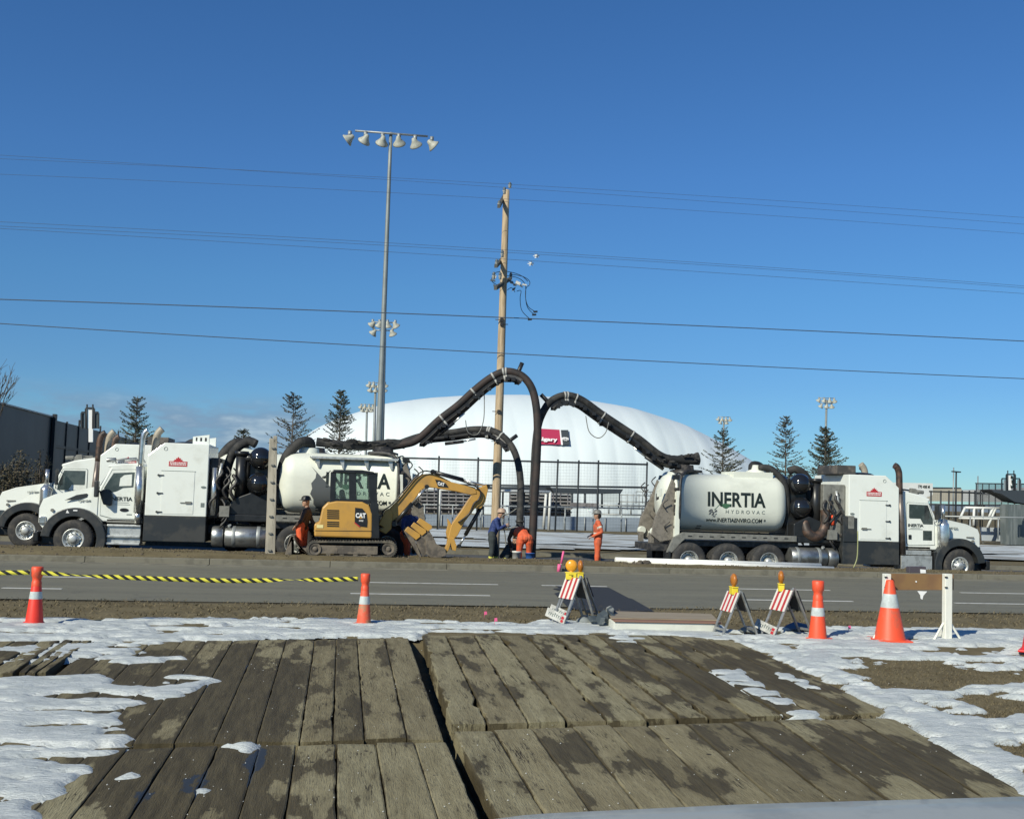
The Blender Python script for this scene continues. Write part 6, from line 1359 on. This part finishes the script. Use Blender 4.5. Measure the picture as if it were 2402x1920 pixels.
# ============================================================ CONES
def cone(px,py,hpx,wpx,mt,label,topper=False,shade=0,collar=(.55,.78)):
    p=atZ(px,py,0); dpt=(p-CO).dot(fw); s_=dpt/FL; h=hpx*s_; rb=wpx*s_/2; root=empty('traffic_cone',(p.x,p.y,.0),R(20*len(label)%90),label,'traffic cone','orange traffic cones along the verge')
    hc=h*(.72 if topper else 1.0); rt_=rb*.24 if not topper else rb*.5
    f=lambda t_: rb*.95+(rt_-rb*.95)*t_
    m=MB(); b2=rb*1.12; m.prismz([(-b2,-b2),(b2,-b2),(b2,b2),(-b2,b2)],0,.03); m.lathe([(f(0)*1.03,.03),(f(0)*.98,.07),(f(1),hc),(f(1)*.7,hc+.01),(.001,hc+.01)],(0,0,0),'z',28); m.build('cone_body',mt,root,bevel=.008)
    m=MB(); m.lathe([(f(collar[0])+.003,hc*collar[0]),(f(collar[0])+.005,hc*collar[0]+.01),(f(collar[1])+.005,hc*collar[1]-.01),(f(collar[1])+.003,hc*collar[1])],(0,0,0),'z',28); m.build('reflective_collar',refl,root)
    if topper: m=MB(); r=rt_; m.lathe([(r*1.08,hc*.93),(r*1.05,hc+.02),(r*.92,hc+h*.04),(r*1.0,hc+h*.10),(r*1.22,hc+h*.12),(r*1.28,hc+h*.27),(r*1.1,hc+h*.285),(.001,hc+h*.29)],(0,0,0),'z',20); m.build('tape_topper',dirtyor if 0 else orange,root)
    return root
cone(80,1464,134,42,pm('cone_red',(.80,.045,.025),.45,var=.1,vs=4),'bright red cone with orange tape topper at the far left',True,collar=(.62,.80))
cone(853,1464,118,35,dirtyor,'mud-stained cone with tape topper, end of the striped tape, centre left',True,collar=(.56,.78))
cone(1918,1499,136,44,orange,'slim cone with wide topper between the barricades and the wooden sign',True,collar=(.56,.76))
cone(2087,1502,140,74,orange,'big plain cone with broad silver collar in front of the left white sign post',False)
cone(2428,1528,132,60,pm('cone_deep',(.72,.03,.03),.45),'red cone cut by the right edge of the photo',False)
# striped tape
tp=bpy.data.materials.new('striped_tape'); tp.use_nodes=True; t=tp.node_tree; b=t.nodes['Principled BSDF']; b.inputs['Roughness'].default_value=.4
tcn=t.nodes.new('ShaderNodeTexCoord'); sp_=t.nodes.new('ShaderNodeSeparateXYZ'); t.links.new(tcn.outputs['UV'],sp_.inputs[0])
ad=t.nodes.new('ShaderNodeMath'); ad.operation='SUBTRACT'; t.links.new(sp_.outputs[0],ad.inputs[0]); t.links.new(sp_.outputs[1],ad.inputs[1])
fr=t.nodes.new('ShaderNodeMath'); fr.operation='FRACT'; t.links.new(ad.outputs[0],fr.inputs[0]); gt=t.nodes.new('ShaderNodeMath'); gt.operation='GREATER_THAN'; t.links.new(fr.outputs[0],gt.inputs[0]); gt.inputs[1].default_value=.5
t.links.new(tmix(t,gt.outputs[0],(.02,.02,.018),(.72,.66,.07)),b.inputs['Base Color'])
def tape(pts,label,tw):
    D0=(atZ(80,1464)-CO).dot(fw); D1=(atZ(853,1464)-CO).dot(fw)
    P_=smoothpath([CO+ray(px,py)*((D0+(D1-D0)*(px-80)/773)/FL) for px,py in pts],10); k=len(P_); vs=[];fs=[];uv=[]; acc=0; c0=P_[k//2]
    for i,p in enumerate(P_):
        if i: acc+=(p-P_[i-1]).length
        u=i/(k-1); a=tw(u); w=.031; vs+=[tuple(p-c0+Vector((0,math.sin(a)*w,math.cos(a)*w))),tuple(p-c0-Vector((0,math.sin(a)*w,math.cos(a)*w)))]; uv+=[(acc/.145,0),(acc/.145,.7)]
    for i in range(k-1): fs.append((2*i,2*i+1,2*i+3,2*i+2))
    m=MB(); m.add(vs,fs,0,True); o=m.build('barrier_tape',tp); o.location=c0; me=o.data; ul=me.uv_layers.new(name='UV')
    for lp in me.loops: ul.data[lp.index].uv=uv[lp.vertex_index]
    sd_=o.modifiers.new('thick','SOLIDIFY'); sd_.thickness=.002; tag(o,label,'barrier tape')
tape([(-140,1347),(-60,1345),(0,1343),(70,1342)],'yellow and black striped tape leaving the frame left of the red cone',lambda u:.1)
tape([(95,1342),(140,1346),(250,1352),(380,1357),(520,1361),(600,1361),(680,1359),(760,1359),(840,1357)],'long sagging yellow and black striped tape strung between two cones',lambda u:.1+1.25*math.exp(-((u-.18)/.07)**2)+1.42*math.exp(-((u-.76)/.07)**2))
# ============================================================ BARRICADES
bleg=pm('barricade_leg',(.36,.37,.36),.4,.5,var=.3,vs=5); plate=pm('foot_plate',(.52,.52,.48),.6,var=.25,vs=7); strip=bpy.data.materials.new('striped_panel'); strip.use_nodes=True; t=strip.node_tree; b=t.nodes['Principled BSDF']; b.inputs['Roughness'].default_value=.45
tcn=t.nodes.new('ShaderNodeTexCoord'); sp_=t.nodes.new('ShaderNodeSeparateXYZ'); t.links.new(tcn.outputs['Object'],sp_.inputs[0]); ml=t.nodes.new('ShaderNodeMath'); ml.operation='MULTIPLY_ADD'; t.links.new(sp_.outputs[0],ml.inputs[0]); ml.inputs[1].default_value=1/.118; ml.inputs[2].default_value=.5+.25; fr=t.nodes.new('ShaderNodeMath'); fr.operation='FRACT'; t.links.new(ml.outputs[0],fr.inputs[0]); gt=t.nodes.new('ShaderNodeMath'); gt.operation='GREATER_THAN'; t.links.new(fr.outputs[0],gt.inputs[0]); gt.inputs[1].default_value=.52
t.links.new(tmix(t,gt.outputs[0],(.66,.64,.58),(.42,.045,.045)),b.inputs['Base Color'])
def barricade(px,py,hpx,label,rz,lamp_=0,plt=True,spread=.40,wd=.60,side=0.0):
    p=atZ(px,py,0); s_=(p-CO).dot(fw)/FL; H=hpx*s_; root=empty('barricade',(p.x,p.y,.01),rz,label,'barricade','folding striped barricades by the trench')
    ph=math.atan2(spread,H); 
    for sg_ in (-1,1):
        f=lambda x,t_,o=0: (x,sg_*(spread*(1-t_)+o*math.cos(ph)),H*t_+o*math.sin(ph))
        m=MB()
        for x in (-wd*.42,wd*.42):
            a,b_=Vector(f(x,0)),Vector(f(x,1)); m.obox((a+b_)/2,(.022,0,0),(0,.012,0),(b_-a)/2)
        a=Vector(f(-wd*.42,.12)); b_=Vector(f(wd*.42,.12)); m.obox((a+b_)/2,(b_-a)/2,(0,.01,0),(0,0,.018))
        m.build('leg_frame',bleg,root,bevel=.003)
        m=MB(); q=[Vector(f(-wd/2,.50,.014)),Vector(f(wd/2,.50,.014)),Vector(f(wd/2,.93,.014)),Vector(f(-wd/2,.93,.014))]; q2=[v+Vector((0,sg_*.012*math.cos(ph),.012*math.sin(ph))) for v in q]
        m.add(q+q2,[(0,1,2,3),(4,5,6,7),(0,1,5,4),(1,2,6,5),(2,3,7,6),(3,0,4,7)]); m.build('striped_panel',strip if sg_<0 else pm('panel_back',(.03,.035,.04),.6) if 'panel_back' not in MATS else MATS['panel_back'],root)
    if plt:
        m=MB(); f=lambda x,t_,o=0: Vector((x,-(spread*(1-t_)+o*math.cos(ph)),H*t_+o*math.sin(ph)))
        q=[f(-wd*.95,.10,.03),f(wd*.55,-.0,.03),f(wd*.55,.17,.03),f(-wd*.95,.27,.03)]; q2=[v+Vector((0,-.008,.002)) for v in q]; m.add(q+q2,[(0,1,2,3),(4,5,6,7),(0,1,5,4),(1,2,6,5),(2,3,7,6),(3,0,4,7)]); pl_=m.build('foot_plate',plate,root)
        m=MB(); u_=(q[1]-q[0]).normalized(); v_=(q[3]-q[0]).normalized(); base=q2[0]+Vector((0,-.003,0)); wd2=wd*1.5; rn=random.Random(4)
        for k in range(7): c=base+u_*(.09+.058*k)+v_*(.07+rn.uniform(-.01,.01)); m.obox(c,u_*.009,Vector((0,.002,0)),v_*rn.uniform(.018,.034)); m.obox(c+u_*.012+v_*.015,u_*.010,Vector((0,.002,0)),v_*.006)
        m.build('plate_lettering',ltg,pl_)
        m=MB(); 
        for dv in (.035,.085): m.obox(base+u_*(wd2*.88)+v_*dv,u_*.035,Vector((0,.002,0)),v_*.020)
        m.build('plate_badge',red,pl_)
    if lamp_:
        lm_=empty('warning_lamp',(0 if not side else side,-.03,H*.97)); lm_.parent=root; lm_.rotation_euler=(0,0,{1:R(52),2:R(150),3:R(170)}[lamp_])
        m=MB(); m.box(-.085,.085,-.045,.045,-.055,.06); m.box(-.10,.10,-.05,.05,.045,.062); m.build('lamp_case',yel,lm_,bevel=.01)
        m=MB(); m.cyl((0,.0,.06),(0,0,.08),.03,n=10); m.lathe([(.001,-.045),(.06,-.042),(.088,-.02),(.095,.0),(.095,.012),(.088,.02),(.06,.042),(.001,.045)],(0,0,.16),'y',28); m.build('lamp_lens',lensy if lamp_==1 else lensb,lm_)
        m=MB(); m.obox((.02,-.048,.0),(.014,0,0),(0,.002,0),(0,0,.008)); m.obox((.0,-.048,.022),(.035,0,0),(0,.002,0),(0,0,.003)); m.build('lamp_marking',black,lm_)
    return root
barricade(1346,1462,112,'striped barricade with round amber lamp facing the camera, left of the trench box',R(-68),1,wd=.38,side=-.06,spread=.30)
pb=atZ(1352,1452,0); barricade(1354,1452,104,'second barricade nested right behind the one with the facing amber lamp',R(-68),2,wd=.38,side=.10,spread=.32)
barricade(1724,1488,104,'narrow-looking barricade seen edge-on with an amber lamp, right of the trench box',R(-84),3,plt=False,wd=.38,spread=.28)
barricade(1846,1490,112,'barricade with wide-open legs and red-badged foot plate, left of the slim cone',R(-78),2,wd=.38,side=-.12,spread=.34)
# sandbags / skirts under barricades
sbm=pm('rubber_skirt',(.20,.22,.22),.8); 
for px,py,lab in ((1372,1462,'slumped dark grey sandbag on the right feet of the lamp-facing barricade'),(1757,1484,'slumped grey sandbag on the right feet of the edge-on barricade')):
    p=atZ(px,py,0); m=MB(); m.sph((0,0,.04),.12,14,sz=.5,sx=1.2); m.v=[(x+.02*fbm(x*9,y*9,1,2),y,max(0,z+.04*fbm(x*8,y*8,2,2))) for x,y,z in m.v]; o=m.build('sandbag',sbm); o.location=(p.x,p.y,.0); tag(o,lab,'sandbag')
p=atZ(1868,1483,0); m=MB(); m.add([(-.28,-.12,.03),(.22,-.2,.035),(.34,.10,.05),(.1,.3,.09),(-.1,.12,.06)],[(0,1,2,3,4)]); o=m.build('blue_shadow_sheet',pm('shadow_blue',(.02,.05,.11),.6)); o.location=(p.x,p.y,.045); so_=o.modifiers.new('t','SOLIDIFY'); so_.thickness=.02; tag(o,'dark blue sheet painted as shade on the snow under the wide-open barricade','tarp')  # shadow between the barricade legs, painted as a dark blue sheet
# ============================================================ TRENCH BOX, STAKES, FLAGS
ply=pm('plywood',(.30,.25,.175),.8,col2=(.22,.175,.125),vs=2,stretch=(.5,5,2),thr=(.4,.7)); conc=pm('box_pale',(.60,.61,.54),.8,var=.12,vs=2)
p0,p1=atZ(1432,1480,0),atZ(1690,1478,0); tz=.17; q0,q1=atZ(1440,1452,tz),atZ(1688,1457,tz); q2,q3=atZ(1668,1440,tz),atZ(1418,1433,tz)
tb=empty('trench_cover_box',((q0.x+q1.x)/2,q0.y,0),0,'low pale box with brown plywood sheets on top at the road edge','trench cover'); O=tb.location
m=MB(); m.prismz([(q0.x-O.x,q0.y-O.y),(q1.x-O.x,q1.y-O.y),(q1.x+.1-O.x,q1.y+.8-O.y),(q0.x+.05-O.x,q0.y+.8-O.y)],-.05,tz-.035); m.build('box_side',conc,tb,bevel=.01)
m=MB(); 
for k,(dz,dy) in enumerate(((.0,0),(.022,.18))): m.prismz([(q0.x-O.x,q0.y+dy-O.y-.03),(q1.x-O.x+.02,q1.y+dy-O.y-.03),(q2.x-O.x,q2.y-O.y),(q3.x-O.x,q3.y-O.y)],tz-.03+dz,tz-.012+dz,k)
m.build('plywood_sheet',[pm('plywood_red',(.24,.13,.09),.8),ply],tb)
p=atZ(1425,1470,0); m=MB(); rn=random.Random(4)
for k in range(9): m.obox((rn.uniform(-.2,.16),rn.uniform(-.05,.35),rn.uniform(.04,.24)),(rn.uniform(.03,.07),rn.uniform(-.02,.02),rn.uniform(-.03,.05)),(0,.12,.02),(rn.uniform(-.02,.02),0,rn.uniform(.01,.07)))
o=m.build('crumpled_tarp',pm('tarp_dark',(.05,.065,.075),.7,col2=(.25,.26,.25),vs=3,thr=(.55,.65)),bevel=.02); o.location=(p.x,p.y,0); tag(o,'crumpled dark and pale sheeting stuffed at the left end of the trench cover','tarp')
# dark hole beside the box
pink=pm('pink_tape',(.75,.12,.28),.6)
sy=29.6; a,b_=atY(1312,1345,ROAD1-.15),atY(1322,1292,ROAD1-.15); m=MB(); c=a; m.tube([Vector((0,0,0)),(b_-a)*.45],.022,6,m=1); m.tube([(b_-a)*.45,(b_-a)],.03,6); m.tube([Vector((-.02,0,.05)),Vector((.0,0,.25))],.05,6); o=m.build('survey_stake',[pink,pm('stake_wood',(.45,.40,.32),.8)]); o.location=c; tag(o,'pink-topped survey stake at the kerb left of the amber lamp','stake')
for px,py,lab in ((1136,1450,'upper left small pink utility flag in the grass'),(1160,1466,'pink utility flag at the snow edge, left of the lamp-facing barricade'),(1990,1484,'pink utility flag in the snow between the slim cone and the big cone')):
    p=atZ(px,py,0); m=MB(); m.cyl((0,0,0),(0,0,.11),.003,n=5); m.prism([(0,.06),(.042,.065),(.036,.115),(0,.11)],-.004,.004); o=m.build('utility_flag',pink); o.location=(p.x,p.y,0); tag(o,lab,'marker flag','pink marker flags')
# ============================================================ SIGN ON TWO WHITE POSTS
sp=atZ(2230,1502,0); SY=sp.y; sr=empty('site_sign',(atY(2150,1440,SY).x,SY,0),0,'blank brown board sign bolted between two white timber posts','sign'); O=sr.location
ww=pm('post_white',(.74,.74,.66),.6,var=.15,vs=3,stretch=(3,3,.5))
for (xb,xt,w,yb) in ((2078,2080,8,1503),(2221,2222,9.5,1502)):
    m=MB(); a=atY(xb,yb,SY)-O; b_=atY(xt,1345,SY)-O; hw=w/FL*SY; a.z=-.05
    m.obox((a+b_)/2,(hw*1.0,0,0),(0,.05,0),(b_-a)/2)
    for s_ in (-1,1): m.tube([Vector((a.x+s_*hw,0,.26)),Vector((a.x+s_*(hw+.17),-.02,.0))],.022,4,smooth=False)
    m.obox((a.x,.14,.1),(.02,0,0),(0,.12,-.09),(0,.02,.03)); m.build('post',ww,sr,bevel=.008)
    m=MB(); 
    for y in (1352,1376): q=atY(xt-w*.8,y,SY)-O; m.obox((q.x,-.06,q.z),(.02,0,0),(0,.01,0),(0,0,.008))
    m.build('bolt',black,sr)
m=MB(); pts=[atY(x,y,SY)-O for x,y in ((2088,1345),(2242,1347),(2242,1384),(2088,1384))]; m.prism([(p.x,p.z) for p in pts],.055,.09); sf=m.build('sign_board',pm('board_brown',(.23,.135,.055),.7,col2=(.19,.105,.05),vs=1.2),sr,bevel=.004)
p=atY(2153,1364,SY)-O; m=MB(); m.cyl((p.x,.053,p.z),(p.x,.045,p.z),.012,n=8); m.build('screw_head',catw,sf)
m=MB(); pts=[atY(x,y,SY)-O for x,y in ((2138,1329),(2177,1329),(2179,1344),(2138,1344))]; m.prism([(p.x,p.z) for p in pts],.06,.16); tg=m.build('grey_box',pm('box_grey',(.07,.06,.07),.6),sr,bevel=.006)
m=MB(); pts=[atY(x,y,SY)-O for x,y in ((2163,1335),(2176,1336),(2176,1344),(2164,1344))]; m.prism([(p.x,p.z) for p in pts],.052,.059); m.build('box_label',catw,tg)
m=MB(); pts=[atY(x,y,SY)-O for x,y in ((2156,1386),(2179,1387),(2170,1397),(2168,1406),(2164,1404),(2163,1396))]; m.prism([(p.x,p.z) for p in pts],.05,.056); m.build('torn_paper',catw,sr)
# ============================================================ VEHICLE NOSE (the photo is taken over it)
hc=pm('car_silver',(.36,.365,.33),.5,.1,coat=.15,var=.2,vs=5); blkp=pm('car_trim',(.03,.03,.03),.5)
e0,e1,e2=[CO+ray(px,py)*(d_/ray(px,py).y) for px,py,d_ in ((1110,1921,2.27),(1750,1886,2.27),(2402,1868,2.27))]
vr=empty('parked_pickup',((e1.x)+.25,1.2,-.45),0,'silver pickup nose whose glossy hood fills the lower right corner','pickup truck'); O=vr.location
def hz(x):  # crown height of the hood edge at world x
    return float(np.interp(x,[e0.x-.6,e0.x,e0.x+.12,e1.x,e2.x,e2.x+.5,e2.x+.75],[e0.z-.22,e0.z-.006,e0.z+.008,e1.z,e2.z,e2.z-.02,e2.z-.2]))
hx=frange(e0.x-.6,e2.x+.75,.05); hy=frange(.9,2.2,.1)+[2.28,2.33,2.37,2.40,2.41]
def hzz(x,y): 
    z=hz(x)-.0; back=(2.3-y); z+= -.005*back
    k=max(0,y-2.26)/.15; z-=.0+.13*k**2.2
    z-= .02*math.exp(-((x-(e1.x-.35))/.05)**2)*(y<2.2) + .02*math.exp(-((x-(e1.x+.85))/.05)**2)*(y<2.2)
    return z
vs=[(x-O.x,y-O.y,hzz(x,y)-O.z) for y in hy for x in hx]; n=len(hx); m=MB(); m.add(vs,[(j*n+i,j*n+i+1,(j+1)*n+i+1,(j+1)*n+i) for j in range(len(hy)-1) for i in range(n-1)],0,True); m.build('hood',hc,vr)
xa,xb2=hx[0]+.02-O.x,hx[-1]-.02-O.x; zt=min(hz(hx[0]),hz(hx[-1]))-O.z-.06
m=MB(); m.box(xa,xb2,-.6,1.20,.45,zt); m.build('front_body',hc,vr,bevel=.06)
m=MB(); m.box(xa+.35,xb2-.35,1.19,1.23,.72,zt-.08); m.box(xa-.02,xb2+.02,1.15,1.34,.38,.62,1); m.build('grille',[blkp,chrome],vr,bevel=.02)
for x in (xa+.18,xb2-.18): m=MB(); m.box(x-.13,x+.13,1.19,1.235,zt-.33,zt-.1); m.build('headlight',glass,vr,bevel=.02)
for x in (xa+.05,xb2-.30): m=MB(); m.lathe([(.001,0),(.2,.02),(.36,0),(.40,.04),(.40,.22),(.36,.25),(.001,.25)],(x,.1,.40),'x',28); m.build('wheel',rubber,vr)
